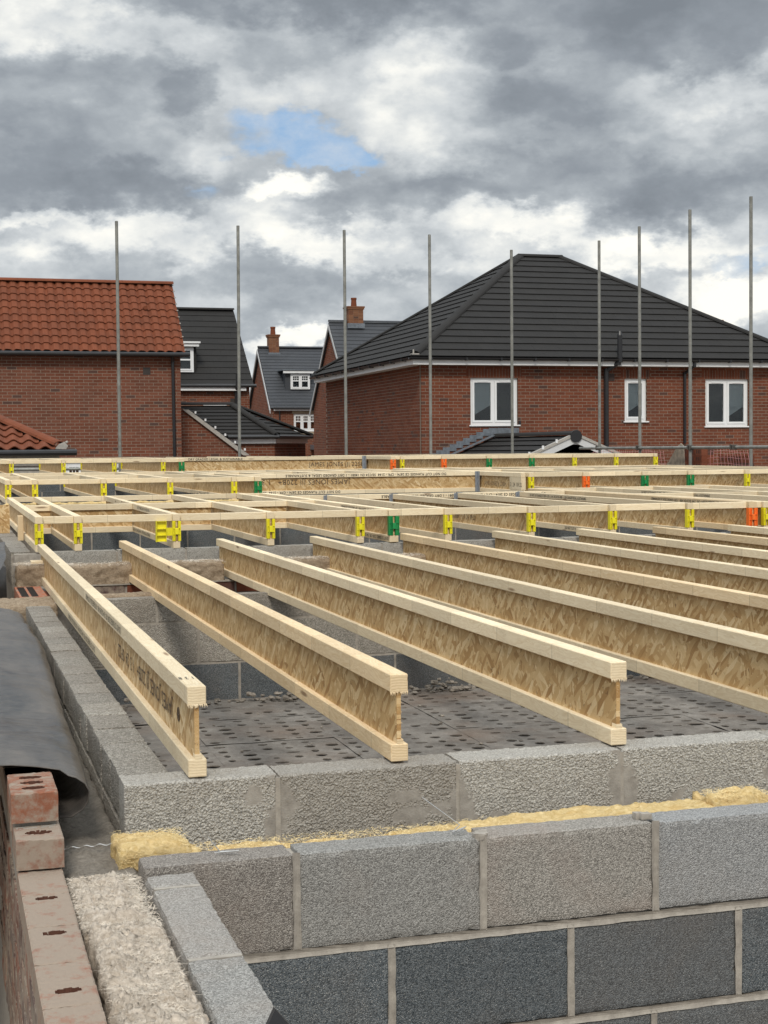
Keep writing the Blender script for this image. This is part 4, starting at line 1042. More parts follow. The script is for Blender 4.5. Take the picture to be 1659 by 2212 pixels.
# brick wall of the narrow passage behind the first bay
def passage_bricks():
    W = thing('brick_wall', (3.5, 8.80, -2.75), 'red brick course under the wool, in the gap behind the first bay', 'wall')
    z = -.300
    for r in range(4):
        x = .60+(.11 if r % 2 else 0)
        while x < 6.0:
            o = rough_block(W, x, x+.208, 8.80+random.uniform(-.002,.002), 8.90, z-r*.075, z-r*.075+.066, BR_FACE if random.random() < .2 else MT['brick_red_house'], .05, .0015, 'brick', .003); x += .219
    b = MB(); b.box(.58, 6.0, 8.808, 8.895, -2.75, -.238); b.build('mortar', MORTAR, W)
    b = MB(); b.box(.58, 6.0, 8.795, 8.90, -.2345, -.226); b.build('mortar_bed', MORTAR, W)
    # perforated bricks lying on the corner
    T = thing('perforated_brick', (.47, 8.3, -.3), 'dusty brick with many thin slots, lying at the left end of the passage', 'brick')
    x0, x1, y0, y1, z1 = .385, .50, 8.05, 8.70, -.212
    b = MB(); b.box(x0, x1+.03, y0, y1, z1-.07, z1-.004); b.build('brick_body', BR_CLEAN, T)
    b = MB()
    for i in range(16):
        yy = y0+.04+i*.036
        b.box(x0+.012, x0+.05, yy, yy+.016, z1-.0038, z1-.0015); b.box(x0+.064, x0+.10, yy, yy+.016, z1-.0038, z1-.0015)
    b.build('slot', DARK, T)
    T = thing('red_brick', (.58, 8.3, -.3), 'darker red brick beside the slotted brick in the passage', 'brick')
    b = MB(); b.box(.54, .66, 8.0, 8.6, -.32, -.235); bevel(b.build('brick_body', MT['brick_red_house'], T), .004)
passage_bricks()

# ------------------------------------------------------------------ brick leaf at the left
def holed_brick(parent, x0, x1, y0, y1, z0, z1, mat, holes, name='brick'):
    """brick with real frog holes in its top; holes = (cx, cy, rx, ry)"""
    o0 = org(parent); c = Vector(((x0+x1)/2, (y0+y1)/2, (z0+z1)/2))
    n = 34; m_ = max(6, int(n*(x1-x0)/(y1-y0))) if y1-y0 > x1-x0 else n
    ny = int((y1-y0)/.0035); nx = int((x1-x0)/.0035)
    V = []; F = []
    for j in range(ny+1):
        for i in range(nx+1):
            x = x0+(x1-x0)*i/nx; y = y0+(y1-y0)*j/ny; z = z1+mnoise.noise(Vector((x*120, y*120, 1)))*.0012
            for (hx, hy, rx, ry) in holes:
                q = math.sqrt(((x-hx)/rx)**2+((y-hy)/ry)**2)
                if q < 1: z -= .058*min(1, (1-q)*9)
            e = min(x-x0, x1-x, y-y0, y1-y)
            if e < .002: z -= .0035*(.6+mnoise.noise(Vector((x*90, y*90, 4))))
            V.append((x-c.x, y-c.y, z-c.z))
    for j in range(ny):
        for i in range(nx): a = j*(nx+1)+i; F.append((a, a+1, a+nx+2, a+nx+1))
    rim = [i for i in range(nx+1)]+[j*(nx+1)+nx for j in range(1, ny+1)]+[ny*(nx+1)+i for i in range(nx-1, -1, -1)]+[j*(nx+1) for j in range(ny-1, 0, -1)]
    prev = rim
    for s in range(1, 5):
        cur = []
        for r in rim:
            v = V[r]; zz = v[2]+(z0-c.z-v[2])*s/4; d = mnoise.noise(Vector((v[0]*60, v[1]*60, zz*60)))*.0015
            V.append((v[0]+(d if abs(v[0]) > (x1-x0)/2-.001 else 0), v[1]+(d if abs(v[1]) > (y1-y0)/2-.001 else 0), zz)); cur.append(len(V)-1)
        for k in range(len(rim)): k2 = (k+1) % len(rim); F.append((prev[k2], prev[k], cur[k], cur[k2]))
        prev = cur
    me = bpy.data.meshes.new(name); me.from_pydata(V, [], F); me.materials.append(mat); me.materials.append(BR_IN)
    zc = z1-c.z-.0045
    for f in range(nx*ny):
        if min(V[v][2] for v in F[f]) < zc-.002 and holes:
            me.polygons[f].material_index = 1  # shade in the holes put into the face colour
    o = bpy.data.objects.new(name, me); COL.objects.link(o); o.parent = parent; o.location = c-o0
    return o
def brick_leaf():
    W = thing('brick_wall', (.18, 2.6, -2.75), 'dusty red brick leaf with frog holes in its top, lower left corner', 'wall')
    x0, x1 = .136, .229; zt = -.331; Lb = .206; j = .010
    holesets = {2.759: 1, 2.452: 1, 2.406: 1}
    y = 1.13; 
    while y < 3.12:
        hs = []
        for hy in (2.758, 2.452, 2.404, 2.98, 2.2, 2.1):
            if y+.02 < hy < y+Lb-.02: hs.append((.182, hy, .021, .0105))
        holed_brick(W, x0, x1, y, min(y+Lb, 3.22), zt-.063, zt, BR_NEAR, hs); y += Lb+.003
    # racked-back courses beyond
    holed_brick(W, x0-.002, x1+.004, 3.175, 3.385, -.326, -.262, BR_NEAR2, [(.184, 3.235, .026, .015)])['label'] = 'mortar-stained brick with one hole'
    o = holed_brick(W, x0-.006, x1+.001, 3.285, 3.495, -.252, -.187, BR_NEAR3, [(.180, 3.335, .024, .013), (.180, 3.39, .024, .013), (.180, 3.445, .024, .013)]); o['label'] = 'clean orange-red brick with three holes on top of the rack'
    b = MB(); b.box(x0, x1-.003, 3.30, 3.49, -.262, -.251); b.build('mortar_bed', MORTAR, W)
    y = 3.505
    while y < 7.4:
        for zc in (-.326,): 
            b = MB(); b.box(x0, x1, y, y+Lb, zc, zc+.064); bevel(b.build('brick', BR_NEAR, W), .003)
        y += Lb+j
    # outer face, textured facing bricks seen along the wall
    for r in range(1, 8):
        z = zt-r*.072-.063+.0; y = 1.13-(.1 if r % 2 else 0)
        while y < 4.2:
            rough_block(W, x0-.001+random.uniform(-.0015,.0015), x1, y, y+Lb, z, z+.062, BR_FACE, .03, .0022, 'brick', .003); y += Lb+j
    b = MB(); b.box(x0+.006, x1-.004, 1.13, 7.5, -2.75, zt-.012); b.box(x0+.004, x1-.003, 3.27, 7.4, zt-.01, -.262); b.build('mortar', MORTAR, W)
    # wall tie across the cavity
    T = thing('wall_tie', (.30, 3.37, -.335), 'thin wavy steel wall tie bridging the cavity beside the yellow wool', 'wall tie')
    pts = []; n = 44
    for i in range(n+1):
        a = i/n; pts.append(Vector((.228+.150*a, 3.385-.03*a+.0*math.sin(a*20), -.342+.010*a+.0022*math.sin(a*2*PI*5))))
    b = MB(); b.path(pts, .0013, 6); b.build('wire', WIRE, T)
    for k, (lab, x, y, z, L_) in enumerate((('bent steel tie lying on the light blocks at the end of the yellow corner piece', .555, 3.165, -.319, .05), ('bent steel tie poking out of the wool above the second vertical joint', 1.115, 3.165, -.315, .05))):
        T = thing('wall_tie', (x, y, z), lab, 'wall tie'); b = MB()
        b.path([Vector((x, y+.09, z+.01)), Vector((x+.01, y, z)), Vector((x+.045, y-.018, z+.003)), Vector((x-.004, y-.012, z+.002)), Vector((x+.047, y-.028, z+.006))] if k == 0 else
               [Vector((x-.02, y+.2, z+.03)), Vector((x+.012, y+.02, z+.004)), Vector((x-.02, y-.02, z+.0)), Vector((x+.02, y+.0, z+.004)), Vector((x-.012, y-.03, z+.002))], .0013, 6)
        b.build('wire', WIRE, T)
brick_leaf()

# ------------------------------------------------------------------ wool
def wool_slab(parent, x0, x1, y0, y1, z0, z1, mat, amp=.01, cell=.006, sc=45., name='wool_body', round_=.012, sag=None, drop=0.):
    nx = max(3, int((x1-x0)/cell)); ny = max(3, int((y1-y0)/cell)); o0 = org(parent)
    gx, gy = np.meshgrid(np.linspace(x0, x1, nx+1), np.linspace(y0, y1, ny+1)); P = np.stack([gx.ravel(), gy.ravel()], 1)
    h = (fbm2(P+11, .045, 3, 5)-.5)*amp*2+(fbm2(P+2, .011, 8, 3)-.5)*amp*1.3
    wx = (fbm2(P+31, .03, 5, 3)-.5)*.012; wy = (fbm2(P+41, .03, 6, 3)-.5)*.012
    e = np.minimum(np.minimum(P[:, 0]-x0, x1-P[:, 0]), np.minimum(P[:, 1]-y0, y1-P[:, 1])); h = h-np.clip(1-e/round_, 0, 1)**2*round_*1.1
    if sag: h = h+sag(P)
    V = np.stack([P[:, 0]+wx-o0.x, P[:, 1]+wy-o0.y, z1+h-o0.z], 1).tolist(); n1 = nx+1
    F = [(j*n1+i, j*n1+i+1, (j+1)*n1+i+1, (j+1)*n1+i) for j in range(ny) for i in range(nx)]
    rim = list(range(nx+1))+[j*n1+nx for j in range(1, ny+1)]+[ny*n1+i for i in range(nx-1, -1, -1)]+[j*n1 for j in range(ny-1, 0, -1)]; prev = rim; K = max(3, int((z1-z0)/.012))
    cx, cy = (x0+x1)/2-o0.x, (y0+y1)/2-o0.y
    for s in range(1, K+1):
        cur = []
        for r in rim:
            v = V[r]; zz = v[2]+(z0-o0.z-v[2])*s/K; q = mnoise.noise(Vector((v[0]*22, v[1]*22, zz*30)))*amp*1.1+mnoise.noise(Vector((v[0]*70, v[1]*70, zz*70)))*amp*.5
            d = Vector((v[0]-cx, v[1]-cy, 0)); 
            ed = Vector((0, -1, 0)) if abs(v[1]+o0.y-y0) < .015 else (Vector((0, 1, 0)) if abs(v[1]+o0.y-y1) < .015 else Vector((math.copysign(1, d.x), 0, 0)))
            V.append((v[0]+ed.x*q, v[1]+ed.y*q, zz)); cur.append(len(V)-1)
        for k in range(len(rim)): k2 = (k+1) % len(rim); F.append((prev[k2], prev[k], cur[k], cur[k2]))
        prev = cur
    me = bpy.data.meshes.new(name); me.from_pydata(V, [], F); me.materials.append(mat); me.polygons.foreach_set('use_smooth', [True]*len(F))
    o = bpy.data.objects.new(name, me); COL.objects.link(o); o.parent = parent
    return o
def fibres(parent, n, region, mat, L=.02, wd=.0011, up=.006, seed=1, flow=None):
    """tufts of curved flat fibres lying on a surface; region(rs)->(x,y,z)"""
    rs = random.Random(seed); V = []; F = []; o0 = org(parent)
    for i in range(n):
        x, y, z = region(rs); a = rs.uniform(0, 2*PI) if flow is None else flow(x, y)+rs.gauss(0, .8)
        l = L*rs.uniform(.4, 1.4); d = Vector((math.cos(a), math.sin(a), rs.uniform(-.3, .6))).normalized(); s = Vector((-math.sin(a), math.cos(a), rs.gauss(0, .5))).normalized()*wd*rs.uniform(.6, 1.6)
        curl = Vector((rs.gauss(0, 1), rs.gauss(0, 1), rs.uniform(-.2, .8)))*l*.55; p = Vector((x, y, z)); b = len(V)
        for k in range(4):
            t = k/3; c = p+d*l*t+curl*t*t-Vector((0, 0, 1))*l*.35*t*t; w_ = s*(1-t*.75)
            V.append(tuple(c-w_-o0)); V.append(tuple(c+w_-o0))
        F += [(b, b+1, b+3, b+2), (b+2, b+3, b+5, b+4), (b+4, b+5, b+7, b+6)]
    me = bpy.data.meshes.new('wool_fibres'); me.from_pydata(V, [], F); me.materials.append(mat)
    o = bpy.data.objects.new('wool_fibres', me); COL.objects.link(o); o.parent = parent; o['kind'] = 'stuff'
def tuft(P):
    a = fbm2(P+5, .05, 91, 3)*6.3; w_ = np.stack([P[:, 0]+np.cos(a)*.006, P[:, 1]+np.sin(a)*.006], 1); q = w_.copy(); q[:, 0] = w_[:, 0]*np.cos(.6)+w_[:, 1]*np.sin(.6); q[:, 1] = (-w_[:, 0]*np.sin(.6)+w_[:, 1]*np.cos(.6))*.45
    r = 1-np.abs(fbm2(q, .0085, 55, 3)*2-1); return (r-.6)*.026+(fbm2(P+8, .06, 14, 2)-.5)*.036-.022*np.clip(1-np.abs(P[:, 1]-2.81)/.025, 0, 1)
def wools():
    W = thing('wool_batt', (.31, 2.3, -.6), 'nearest cream mineral wool batt in the cavity at the bottom of the picture', 'insulation')
    wool_slab(W, .246, .386, 1.9, 2.805, -.62, -.343, WOOL, .010, .0032, sag=lambda P: .008*np.sin(P[:, 0]*30)+tuft(P))
    fibres(W, 42000, lambda r: (r.uniform(.254, .378), 1.9+.905*r.random()**.8, -.344+r.uniform(-.008, .008)), FIBRE, .009, .0004, seed=3)
    W = thing('wool_batt', (.31, 3.0, -.6), 'second cream mineral wool batt, torn along its right side, below the yellow piece', 'insulation')
    wool_slab(W, .240, .375, 2.815, 3.17, -.6, -.349, WOOL, .010, .0032, sag=lambda P: tuft(P)-.03*np.clip((P[:, 0]-.33)/.05, 0, 1)+.012*np.clip((3.0-P[:, 1])/.2, 0, 1))
    fibres(W, 14000, lambda r: (r.uniform(.238, .37), r.uniform(2.81, 3.15), -.350+r.uniform(-.008, .008)), FIBRE, .011, .00042, seed=4)
    fibres(W, 1500, lambda r: (r.uniform(.33, .39), r.uniform(2.80, 3.16), -.357+r.uniform(-.01, .01)), FIBRE, .014, .0006, seed=9)
    W = thing('cavity_debris', (.31, 3.8, -.6), 'grey dust and mortar droppings lying in the cavity below the membrane edge', 'debris')
    wool_slab(W, .236, .392, 3.175, 7.4, -.6, -.357, WOOL_G, .010, .012, name='dust_bed', sag=lambda P: -.012*np.clip((P[:, 1]-3.4)/.3, 0, 1)-.004*np.sin(P[:, 0]*60))
    # yellow wool
    W = thing('wool_strip', (1.4, 3.3, -.5), 'yellow mineral wool strip in the cavity between the two block walls', 'insulation')
    def sagy(P):
        x = P[:, 0]; return .012*np.sin(x*5.1)-.006+(fbm2(P+3, .12, 77, 3)-.5)*.03-np.clip(1-np.abs(x-.557)/.03, 0, 1)*.02
    wool_slab(W, .505, 2.8, 3.210, 3.335, -.5, -.336, WOOL_Y, .008, .007, sag=sagy)
    fibres(W, 9000, lambda r: (r.uniform(.51, 2.2), r.uniform(3.215, 3.33), -.342+r.uniform(-.006, .006)), FIBRE_Y, .009, .00045, seed=12, flow=lambda x, y: 0.)
    W = thing('wool_offcut', (.42, 3.3, -.5), 'thick yellow wool offcut sticking out at the corner of the cavity', 'insulation')
    wool_slab(W, .352, .515, 3.225, 3.375, -.43, -.311, WOOL_Y, .009, .006, sag=lambda P: -.012*np.clip((P[:, 0]-.47)/.04, 0, 1)-.008*np.sin(P[:, 1]*40))
    fibres(W, 1800, lambda r: (r.uniform(.355, .51), r.uniform(3.23, 3.37), -.313+r.uniform(-.006, .006)), FIBRE_Y, .008, .00045, seed=13)
    fibres(W, 700, lambda r: (r.uniform(.355, .40), 3.222, r.uniform(-.42, -.32)), FIBRE_Y, .008, .00045, seed=14)
    W = thing('wool_offcut', (2.0, 3.3, -.4), 'curled yellow wool offcut on the cavity at the right edge', 'insulation')
    wool_slab(W, 1.805, 1.98, 3.22, 3.33, -.36, -.318, WOOL_Y, .008, .006, sag=lambda P: .012*np.sin(P[:, 0]*50)+.01*np.sin(P[:, 1]*70))
    fibres(W, 2200, lambda r: (r.uniform(1.81, 1.97), r.uniform(3.225, 3.32), -.316+r.uniform(-.008, .008)), FIBRE_Y, .009, .00045, seed=15)
    # passage wool
    for lab, a, b_, s in (('brown wool slab at the left end behind the first bay', .405, .62, 0), ('brown wool slab between the first and third joists, behind the first bay', .66, 1.62, 1), ('wool slab between the third and fourth joists, behind the first bay', 1.72, 2.30, 2), ('wool slab behind the fifth and sixth joists of the first bay', 2.34, 3.4, 3)):
        W = thing('wool_batt', ((a+b_)/2, 8.86, -.2), lab, 'insulation')
        wool_slab(W, a, b_, 8.80, 8.97, -.226, -.112+(.012 if s == 0 else 0), WOOL_D, .010, .013)
        fibres(W, 1800, lambda r, a=a, b_=b_: (r.uniform(a, b_), r.uniform(8.80, 8.96), -.112+(.012 if s == 0 else 0)+r.uniform(-.004, .006)), FIBRE, .02, .0010, seed=20+s)
    W = thing('wool_offcut', (1.86, 7.75, -.2), 'torn cream wool tuft lying on the back wall beside the third joist', 'insulation')
    wool_slab(W, 1.72, 1.98, 7.66, 7.80, -.21, -.175, WOOL, .018, .010)
    fibres(W, 900, lambda r: (r.uniform(1.70, 1.99), r.uniform(7.65, 7.8), -.178+r.uniform(-.01, .02)), FIBRE, .03, .0012, seed=31)
    W = thing('wool_batt', (.35, 7.75, -.3), 'drooping brown wool mat over the far end of the left block wall', 'insulation')
    wool_slab(W, .10, .55, 7.62, 8.02, -.32, -.212, WOOL_D, .012, .012, sag=lambda P: -.05*np.clip((.3-P[:, 0])/.2, 0, 1)**2)
    W = thing('wool_batt', (1.4, 7.8, -.3), 'thin pale wool strip along the top of the back wall', 'insulation')
    wool_slab(W, .56, 1.45, 7.80, 7.93, -.30, -.196, WOOL_D, .006, .012)
    W = thing('wool_batt', (1.6, 13.15, 0), 'pale wool showing under the far battens of the second bay', 'insulation')
    wool_slab(W, .52, 2.82, 13.545, 13.675, -.1, .095, WOOL_Y, .012, .02)
wools()

# ------------------------------------------------------------------ membrane
def membrane():
    T = thing('plastic_membrane', (.1, 5, -.3), 'black plastic damp-proof sheet draped over the brick leaf, left edge', 'plastic sheet')
    prof = [(-1.4, -.24), (-1.0, -.215), (-.6, -.185), (-.3, -.175), (-.1, -.168), (.05, -.166), (.14, -.170), (.20, -.178), (.25, -.187), (.285, -.198), (.305, -.212), (.315, -.232), (.312, -.256), (.298, -.276), (.272, -.292), (.24, -.303), (.205, -.315), (.19, -.33)]
    # resample
    pr = []
    for a, b_ in zip(prof[:-1], prof[1:]):
        n = max(1, int(math.hypot(b_[0]-a[0], b_[1]-a[1])/.018))
        for k in range(n): pr.append((a[0]+(b_[0]-a[0])*k/n, a[1]+(b_[1]-a[1])*k/n))
    pr.append(prof[-1]); V = []; F = []; NY = 130; o0 = org(T); K = len(pr)
    for j in range(NY+1):
        t = j/NY
        for i, (px, pz) in enumerate(pr):
            y0 = 3.47+(.03*math.sin(px*9)) - .03*(px > .25)*1.0
            y = y0+(7.35-y0)*t**1.15
            x = px+(.052*min(1, (y-3.5)/2.2) if px > -.2 else 0)*(.4+.6*(px > .1))
            wr = mnoise.noise(Vector((px*1.6+2, y*1.5, 0)))*.022+mnoise.noise(Vector((px*3+y*.8, y*4.2, 5)))*.018+(.5-abs(mnoise.noise(Vector((px*2.2+y*.5, y*5.5, 11)))))**2*.03+mnoise.noise(Vector((px*9, y*13, 5)))*.004
            fold = .012*math.sin((y*5.5+px*2.2)+2*mnoise.noise(Vector((px*2, y*2, 8))))*(1 if px < .26 else .3)
            damp = min(1, .25+(y-y0)/.5)
            z = pz+(wr+fold)*damp-.02*max(0, y-6)**2*.6
            V.append((x-o0.x, y-o0.y, z-o0.z))
    for j in range(NY):
        for i in range(K-1): F.append((j*K+i, j*K+i+1, (j+1)*K+i+1, (j+1)*K+i))
    me = bpy.data.meshes.new('sheet'); me.from_pydata(V, [], F); me.materials.append(MEMB); me.polygons.foreach_set('use_smooth', [True]*len(F))
    o = bpy.data.objects.new('sheet', me); COL.objects.link(o); o.parent = T
    m = o.modifiers.new('solid', 'SOLIDIFY'); m.thickness = .0022; m.offset = -1
    # crumpled end further away
    T = thing('plastic_membrane', (.25, 8, -.3), 'crumpled black plastic sheet standing at the left, in front of the second bay', 'plastic sheet')
    V = []; F = []; NU, NV = 70, 60; o0 = org(T)
    for j in range(NV+1):
        for i in range(NU+1):
            a = i/NU; b_ = j/NV; x = -.7+1.06*a; z = -.30+.34*b_-.05*(1-a)*b_; y = 7.85+1.15*b_**1.2-.28*math.sin(a*3)*(1-b_)
            n = mnoise.noise_vector(Vector((a*4, b_*4, 2)))*.09+mnoise.noise_vector(Vector((a*11, b_*10, 7)))*.028
            if a > .7: x -= .30*((a-.7)/.3)**2*(1-b_)**1.5; 
            V.append((x+n.x*.35-o0.x, y+n.y-o0.y, z+n.z*.6-o0.z))
    for j in range(NV):
        for i in range(NU): F.append((j*(NU+1)+i, j*(NU+1)+i+1, (j+1)*(NU+1)+i+1, (j+1)*(NU+1)+i))
    me = bpy.data.meshes.new('sheet'); me.from_pydata(V, [], F); me.materials.append(MEMB); me.polygons.foreach_set('use_smooth', [True]*len(F))
    o = bpy.data.objects.new('sheet', me); COL.objects.link(o); o.parent = T; m = o.modifiers.new('solid', 'SOLIDIFY'); m.thickness = .002
    T = thing('plastic_membrane', (.25, 10, 0), 'grey plastic sheet bunched against the left side of the second bay', 'plastic sheet')
    V = []; F = []; o0 = org(T); NU = NV = 50
    for j in range(NV+1):
        for i in range(NU+1):
            a = i/NU; b_ = j/NV; x = -.8+1.16*a; y = 9.0+2.2*b_; z = -.02+.07*b_+.03*a
            n = mnoise.noise_vector(Vector((a*5, b_*5, 12)))*.06+mnoise.noise_vector(Vector((a*13, b_*13, 17)))*.02
            V.append((x+n.x*.2-o0.x, y+n.y-o0.y, z+n.z-(.12*(a > .93))-o0.z-(.25 if b_ < .02 else 0)))
    for j in range(NV):
        for i in range(NU): F.append((j*(NU+1)+i, j*(NU+1)+i+1, (j+1)*(NU+1)+i+1, (j+1)*(NU+1)+i))
    me = bpy.data.meshes.new('sheet'); me.from_pydata(V, [], F); me.materials.append(MEMB); me.polygons.foreach_set('use_smooth', [True]*len(F))
    o = bpy.data.objects.new('sheet', me); COL.objects.link(o); o.parent = T
membrane()

# ------------------------------------------------------------------ perforated decking at the bottom of the first bay
def decking():
    T = thing('safety_decking', (3, 5.6, -.8), 'muddy grey-brown perforated decking panels below the near joists', 'decking')
    pit = .098; N = 6; z = -.762; K = 10
    def panel_mesh(seed):
        rs = random.Random(seed); V = []; F = []
        for i in range(N):
            for j in range(N):
                cx, cy = (i+.5)*pit+rs.uniform(-.003,.003), (j+.5)*pit+rs.uniform(-.004,.004); b = len(V)
                x0, x1, y0, y1 = i*pit, (i+1)*pit, j*pit, (j+1)*pit
                fill = rs.random() < .27
                outer = [(x1,(y0+y1)/2),(x1,y1),((x0+x1)/2,y1),(x0,y1),(x0,(y0+y1)/2),(x0,y0),((x0+x1)/2,y0),(x1,y0)]
                V += [(x, y, mnoise.noise(Vector((x*7+seed, y*7, 0)))*.004) for x, y in outer]
                rx = .028*rs.uniform(.5, 1.2); ry = .025*rs.uniform(.45, 1.15)
                if rs.random() < .04: rx *= 1.55;  
                if fill: F.append(tuple(range(b, b+8))); continue
                for dz in (-.001, -.006):
                    for k in range(8):
                        t = 2*PI*k/8; V.append((cx+math.cos(t)*rx, cy+math.sin(t)*ry, dz))
                for k in range(8):
                    k2 = (k+1) % 8; F.append((b+k, b+k2, b+8+k2, b+8+k)); F.append((b+8+k, b+8+k2, b+16+k2, b+16+k))
        me = bpy.data.meshes.new('deck_panel'); me.from_pydata(V, [], F); me.materials.append(DECK); return me
    ms = [panel_mesh(s) for s in range(5)]; W_ = N*pit; o0 = org(T)
    iy = 0; y = 3.56
    while y < 7.65:
        x = .52; ix = 0
        while x < 6.5:
            o = bpy.data.objects.new('deck_panel', random.choice(ms)); COL.objects.link(o); o.parent = T
            o.location = (x-o0.x, y-o0.y, z-o0.z+random.uniform(-.003,.003)); x += W_+.001
        y += W_+.004
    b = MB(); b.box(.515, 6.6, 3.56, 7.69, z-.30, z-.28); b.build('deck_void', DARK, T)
    # mortar droppings
    R = thing('rubble', (1.7, 7.6, -.76), 'heap of mortar droppings along the foot of the back wall', 'rubble')
    b = MB(); rs = random.Random(5)
    def lump(x, y, zc, s):
        vs = []; nn = 7
        for k in range(5):
            th = PI*k/4
            for q in range(nn):
                ph = 2*PI*q/nn; r = s*rs.uniform(.65, 1.15); vs.append((x+r*math.sin(th)*math.cos(ph), y+r*math.sin(th)*math.sin(ph), zc+.55*r*math.cos(th)))
        b.add(vs, [(k*nn+q, k*nn+(q+1) % nn, (k+1)*nn+(q+1) % nn, (k+1)*nn+q) for k in range(4) for q in range(nn)])
    for i in range(260):
        x = rs.uniform(.55, 5.5); s = rs.uniform(.006, .02); 
        lump(x, 7.66-abs(rs.gauss(0, .06)), -.755, s)
    for cx, n_ in ((1.72, 22), (2.6, 26), (.95, 8)):
        for i in range(n_):
            lump(cx+rs.gauss(0, .09), 7.62-abs(rs.gauss(0, .07)), -.75+abs(rs.gauss(0, .022)), rs.uniform(.008, .026))
    for i in range(170): lump(rs.uniform(.6, 5.5), rs.uniform(3.6, 7.5), -.758, rs.uniform(.004, .014))
    for i in range(150): lump(rs.uniform(1.0, 3.2), 3.62+abs(rs.gauss(0, .12)), -.755, rs.uniform(.008, .03))
    b.build('mortar_lumps', m_plain('rubble_mortar', (.22,.195,.165), .95, var=.35, nscale=20., bmp=.5), R, kind='stuff')
decking()

# ------------------------------------------------------------------ joists
FW, FH, JH, WT = .0455, .0445, .2175, .011
BAYS = {'A': 0.0, 'B': .171, 'C': .316, 'D': .465}
def text(parent, s, size, o, xd, yd, mat, squash=1.):
    cu = bpy.data.curves.new('lettering', 'FONT'); cu.body = s; cu.size = size; cu.resolution_u = 2; cu.offset = size*(.012 if size < .045 else .0); cu.space_character = 1.08
    tmp = bpy.data.objects.new('lettering', cu); COL.objects.link(tmp)
    dg = bpy.context.evaluated_depsgraph_get(); me = bpy.data.meshes.new_from_object(tmp.evaluated_get(dg)); bpy.data.objects.remove(tmp); bpy.data.curves.remove(cu)
    xd = Vector(xd).normalized(); yd = Vector(yd).normalized(); n = xd.cross(yd); o0 = org(parent); o = Vector(o)
    for v in me.vertices: v.co = o-o0+xd*v.co.x*squash+yd*v.co.y+n*.0008
    me.materials.clear(); me.materials.append(mat)
    ob = bpy.data.objects.new('lettering', me); COL.objects.link(ob); ob.parent = parent
    return ob
LONG1 = 'DO NOT CUT FLANGES CE 2874 - CPR - 2144  SS/C24 EN 14081 - 1 DRY GRADED LEGAL & SUSTAINABLE'
WEBT = '\u2295 JAMES JONES JJI 220B+   1 3  24  09:22'
WEBT = 'JAMES JONES JJI 220B+   1 3  24  09:22'
CAPM = {'y': YEL, 'g': GRN, 'o': ORG}
def cap_part(parent, x, y, zt, m, wide=1., near=True, shift=0.):
    """plastic end cap: two ribbed cheeks either side of the web, bridged at mid height"""
    z0, z1 = zt-JH+FH+.001, zt-FH-.001; b = MB(); s = -1 if near else 1; w_ = FW*1.12*wide
    ya, yb = (y-.003, y+.035) if near else (y-.035, y+.003)
    xl, xr = x+shift-w_/2, x+w_/2
    b.box(xl, x-WT/2-.001-.004, ya+.004, yb, z0, z1); b.box(x+WT/2+.004, xr, ya+.004, yb, z0, z1)
    for xx in (xl, xr-.003): b.box(xx-.0005, xx+.0035, ya-.004, ya+.0039, z0, z1)
    b.box(x-WT/2-.006, x-WT/2-.003, ya-.004, ya+.0039, z0, z1); b.box(x+WT/2+.003, x+WT/2+.006, ya-.004, ya+.0039, z0, z1)
    h = z1-z0
    b.box(x-WT/2-.0059, x+WT/2+.0059, ya-.009, ya-.0041, z0+h*.34, z0+h*.64)
    for q in (.34, .64): b.box(xl+.002, xr-.002, ya-.003, ya+.0035, z0+h*q-.0015, z0+h*q+.0015)
    for xx in ((xl+x)/2-.002,): b.box(xx, xx+.002, ya-.003, ya+.0035, z0+.002, z1-.002)
    bevel(b.build('end_cap', m, parent), .0008)
